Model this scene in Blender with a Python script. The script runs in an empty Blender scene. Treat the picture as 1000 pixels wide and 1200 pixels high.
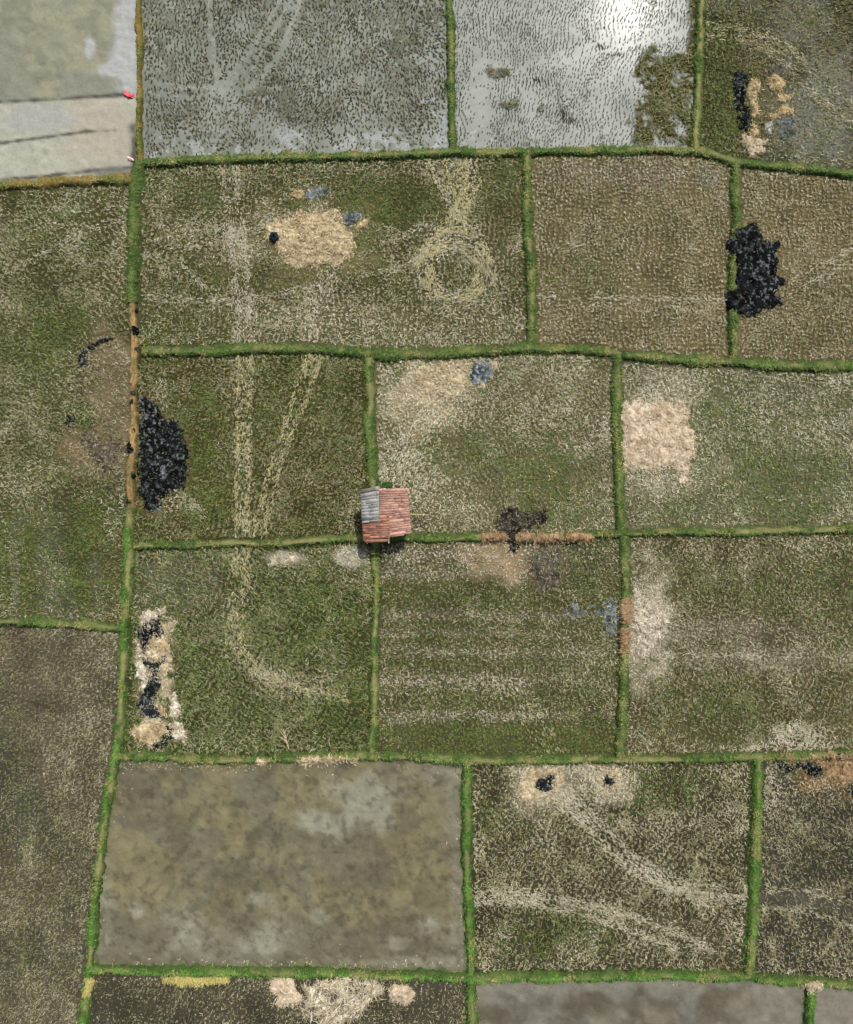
import bpy, math
import numpy as np

rng = np.random.default_rng(11)
S = 0.05                                   # metres per photo pixel: rice rows stand 25 cm apart
CX, CY = 500.0, 600.0
HCAM = 52.0

C = bpy.context.scene.collection


def wx(px): return (np.asarray(px, float) - CX) * S
def wy(py): return (CY - np.asarray(py, float)) * S


def lin(r, g, b):
    a = np.array([r, g, b], float) / 255.0
    return np.where(a <= 0.04045, a / 12.92, ((a + 0.055) / 1.055) ** 2.4)


# ------------------------------------------------------------------ noise (world-space, numpy)
def _h(ix, iy, seed):
    n = (ix.astype(np.int64) * 374761393 + iy.astype(np.int64) * 668265263 + seed * 974634777) & 0xFFFFFFFF
    n = ((n ^ (n >> 13)) * 1274126177) & 0xFFFFFFFF
    n = ((n ^ (n >> 16)) * 2246822519) & 0xFFFFFFFF
    return ((n ^ (n >> 15)) & 0xFFFFFF) / float(0xFFFFFF)


def vn(x, y, seed=0):
    xi, yi = np.floor(x), np.floor(y)
    fx, fy = x - xi, y - yi
    fx = fx * fx * (3 - 2 * fx); fy = fy * fy * (3 - 2 * fy)
    a = _h(xi, yi, seed); b = _h(xi + 1, yi, seed); c = _h(xi, yi + 1, seed); d = _h(xi + 1, yi + 1, seed)
    return (a * (1 - fx) + b * fx) * (1 - fy) + (c * (1 - fx) + d * fx) * fy


def N(px, py, scale, seed=0, oct=4):
    x = np.asarray(px, float) / scale; y = np.asarray(py, float) / scale
    s = 0; a = 1.0; t = 0
    for k in range(oct):
        ca, sa = math.cos(0.7 * k + seed), math.sin(0.7 * k + seed)
        s = s + a * vn(x * ca - y * sa + 17.3 * seed, x * sa + y * ca - 9.1 * seed, seed * 7 + k)
        t += a; a *= 0.55; x = x * 2.03; y = y * 2.03
    s = s / t
    return np.clip((s - 0.5) * 1.9 + 0.5, 0, 1)


def ss(a, b, x):
    t = np.clip((x - a) / (b - a), 0, 1)
    return t * t * (3 - 2 * t)


# ------------------------------------------------------------------ plan geometry helpers
def dist_line(px, py, pts):
    d2 = np.full(np.shape(px), 1e12)
    for (x0, y0), (x1, y1) in zip(pts[:-1], pts[1:]):
        dx, dy = x1 - x0, y1 - y0
        t = np.clip(((px - x0) * dx + (py - y0) * dy) / (dx * dx + dy * dy + 1e-9), 0, 1)
        d2 = np.minimum(d2, (px - x0 - t * dx) ** 2 + (py - y0 - t * dy) ** 2)
    return np.sqrt(d2)


def inside(px, py, poly):
    r = np.zeros(np.shape(px), bool)
    n = len(poly)
    for i in range(n):
        x0, y0 = poly[i]; x1, y1 = poly[(i + 1) % n]
        if y0 == y1: continue
        c = ((y0 > py) != (y1 > py)) & (px < (x1 - x0) * (py - y0) / (y1 - y0) + x0)
        r ^= c
    return r


def sdist(px, py, poly):
    d = dist_line(px, py, list(poly) + [poly[0]])
    return np.where(inside(px, py, poly), d, -d)


def Ln(px, py, pts, w):
    wob = (N(px, py, 14, 91, 2) - 0.5) * w * 0.9
    return np.exp(-((dist_line(px, py, pts) + wob) / w) ** 2)


def El(px, py, cx, cy, rx, ry, soft=0.45):
    wob = (N(px, py, 22, 92, 3) - 0.5) * 0.7
    r = np.sqrt(((px - cx) / rx) ** 2 + ((py - cy) / ry) ** 2) + wob
    return 1 - ss(1 - soft, 1 + soft, r)


def Rc(px, py, x0, x1, y0, y1, s=8):
    wob = (N(px, py, 16, 93, 3) - 0.5) * s * 1.6
    return ss(x0 - s, x0 + s, px + wob) * (1 - ss(x1 - s, x1 + s, px + wob)) * ss(y0 - s, y0 + s, py + wob) * (1 - ss(y1 - s, y1 + s, py + wob))


# ------------------------------------------------------------------ banks between the fields
# (points, width, path strength, path colour mix, from..to bare range)
BANKS = [
    ('V0', [(163, -120), (163, 0), (164, 100), (165, 195)], 9, 'brown'),
    ('V1', [(165, 190), (160, 215), (158, 290), (157, 355)], 17, 'green'),
    ('V1b', [(157, 350), (158, 400), (157, 480), (154, 560), (153, 605)], 11, 'bare'),
    ('V1c', [(153, 595), (151, 660), (147, 735), (143, 820), (137, 885), (128, 930), (118, 1010), (107, 1110), (101, 1180), (92, 1320)], 15, 'path'),
    ('H0', [(-120, 226), (0, 219), (60, 214), (120, 211), (163, 209)], 15, 'brown'),
    ('H1', [(163, 192), (250, 188), (350, 185), (440, 183), (530, 179), (615, 180), (700, 177), (815, 178), (860, 190), (930, 198), (1000, 205), (1120, 212)], 13, 'green'),
    ('V2', [(527, -120), (527, 0), (528, 90), (531, 178)], 11, 'green'),
    ('V3', [(821, -120), (820, 0), (818, 90), (815, 178)], 14, 'path'),
    ('V4', [(616, 182), (619, 270), (623, 340), (623, 408)], 14, 'path'),
    ('V5', [(862, 191), (862, 270), (858, 340), (858, 424)], 14, 'green'),
    ('H2', [(168, 412), (260, 411), (360, 408), (440, 416), (530, 414), (620, 408), (700, 411), (760, 420), (860, 426), (920, 429), (1000, 429), (1120, 432)], 15, 'green'),
    ('V6', [(433, 418), (434, 490), (436, 560), (440, 632)], 16, 'path'),
    ('V7', [(724, 416), (722, 480), (724, 560), (728, 626)], 14, 'green'),
    ('H3', [(152, 641), (250, 637), (350, 634), (430, 630), (500, 630), (570, 629), (660, 630), (730, 625), (800, 623), (900, 622), (1000, 620), (1120, 617)], 12, 'path'),
    ('V8', [(441, 635), (441, 700), (439, 780), (437, 885)], 13, 'path'),
    ('V9', [(731, 628), (733, 700), (730, 780), (727, 888)], 14, 'green'),
    ('H4', [(-120, 724), (0, 728), (70, 730), (147, 736)], 12, 'green'),
    ('H5', [(137, 885), (200, 887), (260, 890), (350, 887), (430, 885), (500, 887), (560, 891), (640, 889), (720, 889), (800, 888), (890, 886), (1000, 884), (1120, 882)], 13, 'path'),
    ('V10', [(548, 892), (547, 960), (549, 1050), (552, 1142), (553, 1200), (553, 1320)], 14, 'green'),
    ('V11', [(888, 888), (885, 960), (883, 1050), (877, 1140)], 17, 'green'),
    ('H6', [(104, 1135), (180, 1137), (300, 1138), (400, 1140), (480, 1142), (550, 1145), (650, 1143), (750, 1142), (875, 1143), (950, 1150), (1000, 1155), (1120, 1165)], 14, 'green'),
    ('V12', [(948, 1150), (948, 1200), (948, 1320)], 13, 'green'),
]


def bank_edge(px, py, grow=1.0):
    """positive outside every bank: distance in px to the nearest bank's edge"""
    m = np.full(np.shape(px), 1e9)
    for _, pts, w, _k in BANKS:
        xs = [p[0] for p in pts]; ys = [p[1] for p in pts]
        m = np.minimum(m, dist_line(px, py, pts) - w * 0.5 * grow)
    return m


BH = 0.27


def bank_z(px, py):
    z = np.full(np.shape(px), -1.0)
    for _, pts, w, _k in BANKS:
        u = dist_line(px, py, pts) / (w * 0.5)
        z = np.maximum(z, np.where(u < 1, BH * (1 - np.clip(u, 0, 1) ** 3), -1.0))
    return z


def soil_z(px, py):
    return 0.05 * (N(px, py, 40, 3, 3) - 0.5) + 0.05 * (N(px, py, 7, 4, 2) - 0.5)


def ground_z(px, py):
    return np.maximum(soil_z(px, py), bank_z(px, py))


# ------------------------------------------------------------------ materials
def new_mat(name):
    m = bpy.data.materials.new(name); m.use_nodes = True
    nt = m.node_tree; b = nt.nodes['Principled BSDF']
    return m, nt, b


def noise_node(nt, scale, detail=6, rough=0.6, vec=None):
    n = nt.nodes.new('ShaderNodeTexNoise'); n.inputs['Scale'].default_value = scale
    n.inputs['Detail'].default_value = detail; n.inputs['Roughness'].default_value = rough
    if vec is not None: nt.links.new(vec, n.inputs['Vector'])
    return n


def attr_mat(name, nscales, amt, rough=0.9, spec=0.2, bump=0.0, bump_scale=18, wet=False):
    m, nt, b = new_mat(name)
    a = nt.nodes.new('ShaderNodeAttribute'); a.attribute_name = 'tint'
    tc = nt.nodes.new('ShaderNodeTexCoord')
    col = a.outputs['Color']
    for sc, am in zip(nscales, amt):
        n = noise_node(nt, sc, 5, 0.65, tc.outputs['Object'])
        mr = nt.nodes.new('ShaderNodeMapRange')
        mr.inputs['From Min'].default_value = 0.3; mr.inputs['From Max'].default_value = 0.7
        mr.inputs['To Min'].default_value = 1 - am; mr.inputs['To Max'].default_value = 1 + am
        nt.links.new(n.outputs['Fac'], mr.inputs['Value'])
        mx = nt.nodes.new('ShaderNodeVectorMath'); mx.operation = 'SCALE'
        nt.links.new(col, mx.inputs[0]); nt.links.new(mr.outputs['Result'], mx.inputs['Scale'])
        col = mx.outputs['Vector']
    nt.links.new(col, b.inputs['Base Color'])
    b.inputs['Roughness'].default_value = rough
    b.inputs['Specular IOR Level'].default_value = spec
    if wet:
        w = nt.nodes.new('ShaderNodeAttribute'); w.attribute_name = 'wet'
        mr = nt.nodes.new('ShaderNodeMapRange')
        mr.inputs['To Min'].default_value = rough; mr.inputs['To Max'].default_value = 0.45
        nt.links.new(w.outputs['Fac'], mr.inputs['Value']); nt.links.new(mr.outputs['Result'], b.inputs['Roughness'])
        nt.links.new(w.outputs['Fac'], b.inputs['Specular IOR Level'])
    if bump:
        n = noise_node(nt, bump_scale, 6, 0.7, tc.outputs['Object'])
        bp = nt.nodes.new('ShaderNodeBump'); bp.inputs['Strength'].default_value = bump
        bp.inputs['Distance'].default_value = 0.05
        nt.links.new(n.outputs['Fac'], bp.inputs['Height']); nt.links.new(bp.outputs['Normal'], b.inputs['Normal'])
    return m


M_SOIL = attr_mat('soil', (2.5, 9, 22), (0.10, 0.22, 0.32), 0.92, 0.12, 0.8, 12, wet=True)
M_MUD = attr_mat('mud', (1.6, 6, 20), (0.07, 0.10, 0.10), 0.85, 0.15, 0.45, 7, wet=True)
M_BANK = attr_mat('bank_turf', (3, 16), (0.25, 0.35), 0.95, 0.1, 0.8, 14)
M_STRAW = attr_mat('straw', (9,), (0.12,), 0.75, 0.15)
M_GRASS = attr_mat('grass', (5,), (0.15,), 0.7, 0.15)
M_ASH = attr_mat('burnt_ash', (6, 16), (0.3, 0.45), 0.97, 0.03, 0.4, 14)
M_HEAP = attr_mat('straw_heap', (5, 26), (0.10, 0.22), 0.85, 0.1, 0.9, 22)
M_CLOTH = attr_mat('cloth', (20,), (0.12,), 0.8, 0.1)
M_THATCH = attr_mat('thatch', (2.2, 9, 30), (0.22, 0.18, 0.25), 0.85, 0.1, 0.5, 40)
M_WOOD = attr_mat('wood', (12,), (0.25,), 0.75, 0.2, 0.3, 30)


def make_water(c0, c1):
    m, nt, b = new_mat('muddy_water')
    tc = nt.nodes.new('ShaderNodeTexCoord')
    n = noise_node(nt, 0.35, 9, 0.72, tc.outputs['Object'])
    r = nt.nodes.new('ShaderNodeValToRGB')
    r.color_ramp.elements[0].position = 0.32; r.color_ramp.elements[0].color = (*c0, 1)
    r.color_ramp.elements[1].position = 0.68; r.color_ramp.elements[1].color = (*c1, 1)
    nt.links.new(n.outputs['Fac'], r.inputs['Fac']); nt.links.new(r.outputs['Color'], b.inputs['Base Color'])
    b.inputs['Roughness'].default_value = 0.42
    b.inputs['Specular IOR Level'].default_value = 0.10
    b.inputs['IOR'].default_value = 1.33
    b.inputs['Coat Weight'].default_value = 0.085
    b.inputs['Coat IOR'].default_value = 1.33
    b.inputs['Coat Roughness'].default_value = 0.165
    n2 = noise_node(nt, 3.0, 4, 0.6, tc.outputs['Object'])
    bp = nt.nodes.new('ShaderNodeBump'); bp.inputs['Strength'].default_value = 0.05; bp.inputs['Distance'].default_value = 0.02
    nt.links.new(n2.outputs['Fac'], bp.inputs['Height']); nt.links.new(bp.outputs['Normal'], b.inputs['Normal'])
    nt.links.new(bp.outputs['Normal'], b.inputs['Coat Normal'])
    return m


M_WATER = {2: make_water(lin(104, 108, 96), lin(142, 147, 137)), 3: make_water(lin(122, 126, 118), lin(158, 162, 156))}


# ------------------------------------------------------------------ mesh building
def mesh_obj(name, verts, quads, mat, col=None, wet=None, parent=None, smooth=False, tris=None):
    me = bpy.data.meshes.new(name)
    verts = np.asarray(verts, np.float32); quads = np.asarray(quads, np.int32).reshape(-1, 4)
    nv = len(verts)
    loops = quads.ravel(); starts = np.arange(len(quads)) * 4
    if tris is not None and len(tris):
        tris = np.asarray(tris, np.int32).reshape(-1, 3)
        starts = np.concatenate([starts, len(loops) + np.arange(len(tris)) * 3])
        loops = np.concatenate([loops, tris.ravel()])
    me.vertices.add(nv); me.vertices.foreach_set('co', verts.ravel())
    me.loops.add(len(loops)); me.loops.foreach_set('vertex_index', loops.astype(np.int32))
    me.polygons.add(len(starts)); me.polygons.foreach_set('loop_start', starts.astype(np.int32))
    me.update(calc_edges=True)
    if smooth: me.polygons.foreach_set('use_smooth', np.ones(len(starts), bool))
    if col is not None:
        a = me.attributes.new('tint', 'FLOAT_COLOR', 'POINT')
        c = np.ones((nv, 4), np.float32); c[:, :3] = col
        a.data.foreach_set('color', c.ravel())
    if wet is not None:
        a = me.attributes.new('wet', 'FLOAT', 'POINT'); a.data.foreach_set('value', np.asarray(wet, np.float32))
    me.materials.append(mat)
    o = bpy.data.objects.new(name, me); C.objects.link(o)
    if parent is not None: o.parent = parent
    return o


def tag(o, label=None, cat=None, group=None, kind=None):
    if label: o['label'] = label
    if cat: o['category'] = cat
    if group: o['group'] = group
    if kind: o['kind'] = kind
    return o


def empty(name, loc=(0, 0, 0), rz=0):
    o = bpy.data.objects.new(name, None); C.objects.link(o)
    o.location = loc; o.rotation_euler = (0, 0, rz); o.empty_display_size = 0.3
    return o


def cells(mask_fn, x0, x1, y0, y1, step):
    """grid vertices (px units) and quads of the cells whose centre passes mask_fn"""
    xs = np.arange(x0, x1 + step, step); ys = np.arange(y0, y1 + step, step)
    gx, gy = np.meshgrid(xs, ys)
    cxm, cym = gx[:-1, :-1] + step / 2, gy[:-1, :-1] + step / 2
    m = mask_fn(cxm.ravel(), cym.ravel()).reshape(cxm.shape)
    j, i = np.nonzero(m); w = len(xs)
    q = np.stack([j * w + i, (j + 1) * w + i, (j + 1) * w + i + 1, j * w + i + 1], 1)   # CCW seen from above (y flips)
    used, inv = np.unique(q.ravel(), return_inverse=True)
    return gx.ravel()[used], gy.ravel()[used], inv.reshape(-1, 4)


def blades(px, py, z, ang, L, W, rise, curl, col, taper=0.45, droop=0.0):
    """ribbons of two quads. ang: heading in the plan; rise: tip height; curl: sideways bend. returns verts, quads, cols"""
    n = len(px)
    x, y = wx(px), wy(py)
    dx, dy = np.cos(ang), np.sin(ang)
    V = np.empty((n, 3, 2, 3), np.float32)
    for k, t in enumerate((0.0, 0.5, 1.0)):
        s = t - 0.5
        cx = x + dx * L * s - dy * curl * (s * s * 4 - 0.5)
        cy = y + dy * L * s + dx * curl * (s * s * 4 - 0.5)
        zz = z + rise * t * (1 - droop * t)
        w = W * (0.5 if k != 1 else 0.62) * (1 - taper * (t > 0.6))
        V[:, k, 0, 0] = cx - dy * w; V[:, k, 0, 1] = cy + dx * w; V[:, k, 0, 2] = zz
        V[:, k, 1, 0] = cx + dy * w; V[:, k, 1, 1] = cy - dx * w; V[:, k, 1, 2] = zz
    base = (np.arange(n) * 6)[:, None]
    q = np.concatenate([base + np.array([1, 3, 2, 0]), base + np.array([3, 5, 4, 2])], 0)
    c = np.repeat(col, 6, axis=0)
    return V.reshape(-1, 3), q, c


def join(parts):
    vs, qs, cs = [], [], []; o = 0
    for v, q, c in parts:
        vs.append(v); qs.append(q + o); cs.append(c); o += len(v)
    return np.concatenate(vs), np.concatenate(qs), np.concatenate(cs)


# ------------------------------------------------------------------ the fields
FIELDS = {
    1: [(-120, -120), (163, -120), (163, 0), (164, 100), (165, 200), (120, 211), (60, 214), (0, 219), (-120, 226)],
    2: [(163, -120), (527, -120), (527, 0), (528, 90), (530, 179), (440, 183), (350, 185), (250, 188), (165, 192), (164, 100), (163, 0)],
    3: [(527, -120), (821, -120), (820, 0), (818, 90), (815, 178), (700, 177), (615, 180), (530, 179), (528, 90), (527, 0)],
    4: [(821, -120), (1120, -120), (1120, 212), (1000, 205), (930, 198), (860, 190), (815, 178), (818, 90), (820, 0)],
    5: [(-120, 226), (0, 219), (60, 214), (120, 211), (162, 206), (158, 290), (157, 355), (157, 480), (153, 600), (150, 660), (147, 736), (70, 730), (0, 728), (-120, 724)],
    6: [(165, 192), (250, 188), (350, 185), (440, 183), (530, 179), (615, 180), (619, 270), (623, 340), (623, 408), (530, 414), (440, 416), (360, 408), (260, 411), (157, 412), (157, 355), (158, 290), (160, 210)],
    7: [(615, 180), (700, 177), (815, 178), (862, 191), (862, 270), (858, 340), (858, 426), (760, 420), (700, 411), (623, 408), (623, 340), (619, 270)],
    8: [(862, 191), (930, 198), (1000, 205), (1120, 212), (1120, 432), (1000, 429), (920, 429), (858, 426), (858, 340), (862, 270)],
    9: [(157, 412), (260, 411), (360, 408), (433, 416), (434, 490), (436, 560), (440, 632), (350, 634), (250, 637), (152, 641), (153, 600), (157, 480)],
    10: [(433, 416), (530, 414), (623, 408), (700, 411), (724, 415), (722, 480), (724, 560), (728, 626), (660, 629), (570, 629), (500, 630), (440, 632), (436, 560), (434, 490)],
    11: [(724, 415), (760, 420), (860, 426), (920, 429), (1000, 429), (1120, 432), (1120, 617), (1000, 620), (900, 622), (800, 623), (728, 626), (724, 560), (722, 480)],
    12: [(152, 641), (250, 637), (350, 634), (440, 632), (441, 700), (439, 780), (437, 886), (350, 887), (260, 890), (200, 887), (137, 885), (143, 820), (147, 735)],
    13: [(440, 632), (500, 630), (570, 629), (660, 629), (730, 626), (733, 700), (730, 780), (727, 889), (640, 889), (560, 891), (500, 887), (437, 886), (439, 780), (441, 700)],
    14: [(730, 626), (800, 623), (900, 622), (1000, 620), (1120, 617), (1120, 882), (1000, 884), (890, 886), (800, 888), (727, 889), (730, 780), (733, 700)],
    15: [(-120, 724), (0, 728), (70, 730), (147, 736), (143, 820), (137, 885), (128, 930), (118, 1010), (107, 1110), (101, 1180), (92, 1320), (-120, 1320)],
    16: [(137, 885), (200, 887), (260, 890), (350, 887), (430, 885), (500, 887), (548, 890), (547, 960), (549, 1050), (552, 1145), (480, 1142), (400, 1140), (300, 1138), (180, 1137), (104, 1135), (118, 1010), (128, 930)],
    17: [(548, 890), (640, 889), (720, 889), (800, 888), (888, 886), (885, 960), (883, 1050), (876, 1143), (750, 1142), (650, 1143), (552, 1145), (549, 1050), (547, 960)],
    18: [(888, 886), (1000, 884), (1120, 882), (1120, 1165), (1000, 1155), (950, 1150), (876, 1143), (883, 1050), (885, 960)],
    19: [(104, 1135), (180, 1137), (300, 1138), (400, 1140), (480, 1142), (552, 1145), (553, 1200), (553, 1320), (92, 1320), (101, 1180)],
    20: [(552, 1145), (650, 1143), (750, 1142), (876, 1143), (948, 1150), (948, 1320), (553, 1320), (553, 1200)],
    21: [(948, 1150), (1000, 1155), (1120, 1165), (1120, 1320), (948, 1320)],
}


BURN_L = [(165, 467), (172, 464), (180, 470), (190, 480), (194, 490), (203, 492), (214, 496), (218, 508), (218, 520), (221, 535), (221, 552), (219, 565), (217, 573), (211, 576), (200, 578), (193, 584), (192, 594), (187, 599), (175, 600), (167, 596), (166, 580), (163, 570), (164, 545), (161, 530), (160, 505), (166, 495), (165, 480)]
BURN_R = [(860, 273), (870, 266), (878, 261), (886, 261), (893, 272), (893, 283), (905, 281), (914, 281), (918, 287), (913, 295), (908, 300), (911, 305), (912, 323), (920, 328), (924, 334), (915, 335), (912, 338), (908, 343), (917, 351), (919, 358), (910, 361), (900, 364), (885, 370), (878, 373), (866, 369), (853, 363), (849, 343), (858, 340), (863, 338), (861, 330), (862, 315), (860, 303), (853, 301), (849, 290), (850, 280), (856, 277), (860, 282)]


def env(f, x, y):
    """what covers field f at plan points x, y: straw amount, pale, green, brown share, bare, wet, soil colour, track heading"""
    n = x.shape
    big = N(x, y, 70, f + 20, 3); mid = N(x, y, 24, f + 40, 3); fine = N(x, y, 9, f + 60, 2)
    st = np.full(n, 0.85); pale = np.full(n, 0.4); gr = np.full(n, 0.3); br = np.full(n, 0.2)
    wet = np.zeros(n); tr = np.zeros(n); ta = np.zeros(n); Lf = np.full(n, 1.0)
    soil = np.tile(lin(77, 75, 49), (n[0], 1))

    def track(pts, w, k=1.0, ang=None):
        nonlocal tr, ta
        m = Ln(x, y, pts, w) * k
        if ang is None:
            ang = math.atan2(-(pts[-1][1] - pts[0][1]), pts[-1][0] - pts[0][0])
        ta = np.where(m > tr, ang, ta); tr = np.maximum(tr, m)
        return m

    def mixsoil(c, m):
        nonlocal soil
        soil = soil * (1 - m[:, None]) + lin(*c) * m[:, None]

    be = bank_edge(x, y)
    edge = np.exp(-np.clip(be, 0, None) / 6.0)
    if f == 1:
        st[:] = 0.0
        soil = np.tile(lin(126, 128, 113), (n[0], 1))
        mixsoil((140, 139, 115), ss(0.5, 0.8, big) * 0.8)
        mixsoil((104, 106, 94), ss(0.58, 0.85, mid) * 0.45)
        e = np.clip(El(x, y, 150, 55, 18, 75) + El(x, y, 132, 82, 22, 8) + El(x, y, 105, 60, 8, 14) + Rc(x, y, 148, 175, -120, 118, 6), 0, 1)
        mixsoil((152, 155, 152), e); wet = np.maximum(wet, e * 0.5)
        low = ss(115, 119, y - 0 + (x - 75) * 0.05)
        lowc = np.tile(lin(157, 157, 142), (n[0], 1)); lowc = lowc * (0.93 + 0.16 * fine[:, None])
        soil = soil * (1 - low[:, None]) + lowc * low[:, None]
        mixsoil((160, 154, 138), low * El(x, y, 120, 150, 45, 40))
        mixsoil((152, 153, 146), low * El(x, y, 40, 140, 40, 16))
        for pts, w in ((((-120, 121), (0, 119), (60, 117), (110, 113), (152, 111)), 2.0), (((-120, 178), (0, 168), (60, 160), (100, 154), (135, 153)), 1.9),
                       (((-120, 218), (0, 211), (60, 206), (110, 200), (158, 196)), 2.4), (((157, 150), (158, 175), (158, 198)), 5)):
            mixsoil((66, 66, 60), np.clip(Ln(x, y, pts, w) * (0.5 + fine * 0.8), 0, 0.92))
        mixsoil((100, 99, 92), El(x, y, 135, 203, 28, 6) * 0.8)
        wet = np.maximum(wet, 0.15)
    elif f == 2:
        st[:] = 0.9
        soil = np.tile(lin(114, 117, 104), (n[0], 1))
        mixsoil((88, 89, 73), ss(0.45, 0.75, big) * 0.5)
        lo = ss(140, 178, y + (mid - 0.5) * 30)
        for pts in (((360, -40), (335, 10), (300, 75), (262, 105)), ((350, -40), (322, 10), (288, 72), (256, 108)), ((160, 106), (215, 114), (258, 108)), ((160, 97), (215, 102), (258, 102)), ((262, 106), (300, 100), (330, 60), (352, 0)),
                    ((244, -40), (246, 30), (250, 70), (258, 104))):
            m = track(pts, 3.4)
            st = st * (1 - 0.97 * m); mixsoil((150, 152, 143), m * 0.8)
        st = st * (1 - 0.55 * lo)
        mixsoil((158, 163, 160), lo * 0.8)
        mixsoil((160, 166, 168), El(x, y, 512, 120, 18, 70) * 0.7)
        br = 0.35 + 0.4 * El(x, y, 240, 140, 60, 30)
        wet = np.maximum(0.15, 0.3 * lo)
    elif f == 3:
        veg = np.clip(Rc(x, y, 748, 812, 62, 172, 9) * ss(0, 26, (x - 700) * 0.9 + (y - 60) * 0.25 - 30 + (mid - 0.5) * 110) * ss(0.3, 0.6, 0.6 * mid + 0.5 * N(x, y, 12, 55, 3) + 0.35 * El(x, y, 775, 100, 34, 50) - 0.1 + 0.3 * ss(790, 812, x))
                      + 0.8 * El(x, y, 766, 82, 18, 22) * ss(0.2, 0.5, N(x, y, 10, 56, 3)) + 0.8 * El(x, y, 757, 145, 22, 26) * ss(0.25, 0.55, N(x, y, 10, 57, 3)), 0, 1)
        veg = np.clip(veg + Rc(x, y, 806, 830, -120, 180, 4) + 0.8 * El(x, y, 585, 84, 14, 6) + 0.7 * El(x, y, 594, 122, 12, 6) + 0.5 * El(x, y, 632, 125, 9, 5) + 0.5 * Rc(x, y, 610, 640, 164, 176, 3), 0, 1)
        tuft = 0.9 - 0.7 * El(x, y, 562, 130, 14, 60) - 0.2 * El(x, y, 735, 6, 24, 16)
        m = np.maximum(track([(820, 22), (740, 38), (660, 62), (600, 84)], 4), track([(820, 34), (740, 52), (650, 75)], 4))
        tuft = tuft * (1 - 0.7 * m)
        st = np.clip(tuft * (0.75 + 0.5 * fine), 0.05, 1) * (1 - veg) + 2.2 * veg
        gr = 0.25 + 0.3 * veg; br = 0.5 * np.ones(n)
        soil = np.tile(lin(150, 153, 148), (n[0], 1))
        mixsoil((62, 60, 36), veg * ss(0.3, 0.62, fine + veg * 0.3))
        wet = 0.5 * (1 - veg)
        Lf = np.where(veg > 0.5, 1.3, 1.0)
        tr = veg                                        # reused: marks the dry, weedy part
    elif f == 4:
        soil = np.tile(lin(66, 63, 44), (n[0], 1))
        w = np.clip(El(x, y, 965, 130, 60, 60) + 0.5 * Rc(x, y, 835, 890, -120, 14, 5) * fine + 0.7 * ss(0.5, 0.8, big) * ss(880, 930, x), 0, 1)
        mixsoil((112, 113, 104), w * 0.8); wet = w * 0.4
        gr = 0.25 + 0.6 * El(x, y, 845, 120, 30, 80) + 0.2 * El(x, y, 930, 170, 50, 20)
        pale = 0.1 + 0.2 * w; br = 0.3 * np.ones(n); st = 0.55 + 0.3 * mid
        for pts in (((820, 33), (880, 36), (925, 58), (960, 95), (1040, 150)), ((820, 45), (875, 50), (915, 70), (950, 110), (1040, 175))):
            m = track(pts, 5, 0.8, -0.6); pale = pale + 0.3 * m; st = st + 0.3 * m; br = br + 0.2 * m
        bb = El(x, y, 885, 120, 30, 45); mixsoil((90, 82, 52), bb * 0.7); st = st * (1 - 0.3 * bb)
        mixsoil((112, 110, 104), El(x, y, 925, 150, 18, 14)); mixsoil((98, 96, 92), El(x, y, 915, 82, 16, 6))
        ta = np.where(tr < 0.3, 1.2 + (x - 900) * -0.012, ta); tr = np.maximum(tr, 0.5 * ss(890, 930, x))
    elif f == 5:
        gr = 0.34 + 0.4 * (big - 0.5) + 0.35 * El(x, y, 60, 660, 120, 60) + 0.25 * El(x, y, 60, 400, 50, 40)
        pale = 0.42 + 0.4 * (mid - 0.5) + 0.15 * El(x, y, 100, 260, 60, 50)
        st = 0.85 + 0.3 * (mid - 0.5)
        p = np.clip(El(x, y, 130, 430, 28, 45) + El(x, y, 135, 480, 22, 40) + El(x, y, 115, 530, 38, 26), 0, 1)
        st = st * (1 - 0.25 * p); mixsoil((118, 107, 82), p * 0.8); br = br + 0.3 * p; gr = gr * (1 - 0.85 * p)
        mixsoil((124, 104, 74), El(x, y, 92, 524, 22, 16) * 0.8)
        v = ss(0.6, 0.8, N(x * 1.6, y * 0.35, 30, 77, 2)) * 0.5 * ss(560, 640, y)
        mixsoil((92, 92, 84), v); gr = gr * (1 - 0.4 * v)
        m = track([(0, 325), (80, 280), (155, 255)], 5, 0.6); pale = pale + 0.25 * m
        pale = pale + 0.4 * El(x, y, 130, 600, 22, 14)
        ta = np.where(tr < 0.3, 2.6, ta); tr = np.maximum(tr, 0.35)
    elif f == 6:
        gr = 0.3 + 0.35 * (big - 0.5)
        pale = 0.5 + 0.3 * (mid - 0.5)
        for ex in ((500, 240, 60, 28, .4), (440, 235, 50, 30, .4), (240, 235, 36, 26, .3), (300, 325, 70, 14, .3), (425, 300, 30, 30, .35), (345, 240, 20, 8, .3)):
            e = El(x, y, *ex[:4]); gr = gr + ex[4] * e; pale = pale - 0.25 * e; st = st - 0.12 * e
        e = El(x, y, 588, 240, 24, 50); br = br + 0.4 * e; pale = pale - 0.25 * e
        for pts in (((262, 195), (268, 250), (278, 330), (282, 410)), ((276, 195), (282, 250), (291, 330), (295, 410)), ((378, 330), (370, 365), (372, 410)), ((362, 330), (362, 410))):
            m = track(pts, 3.6, 0.9, 1.65); pale = pale + 0.45 * m; gr = gr * (1 - 0.8 * m); st = st + 0.25 * m
        for pts in (((168, 345), (230, 352), (300, 350)), ((170, 300), (240, 285), (320, 262)), ((172, 315), (240, 330), (280, 365)), ((205, 215), (260, 230), (330, 236))):
            m = track(pts, 3.5, 0.6); pale = pale + 0.3 * m; gr = gr * (1 - 0.5 * m)
        r = np.hypot((x - 534) / 1.05, y - 318); th = np.arctan2(-(y - 318), x - 534)
        wob = (N(x, y, 20, 5, 2) - 0.5) * 8
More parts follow.
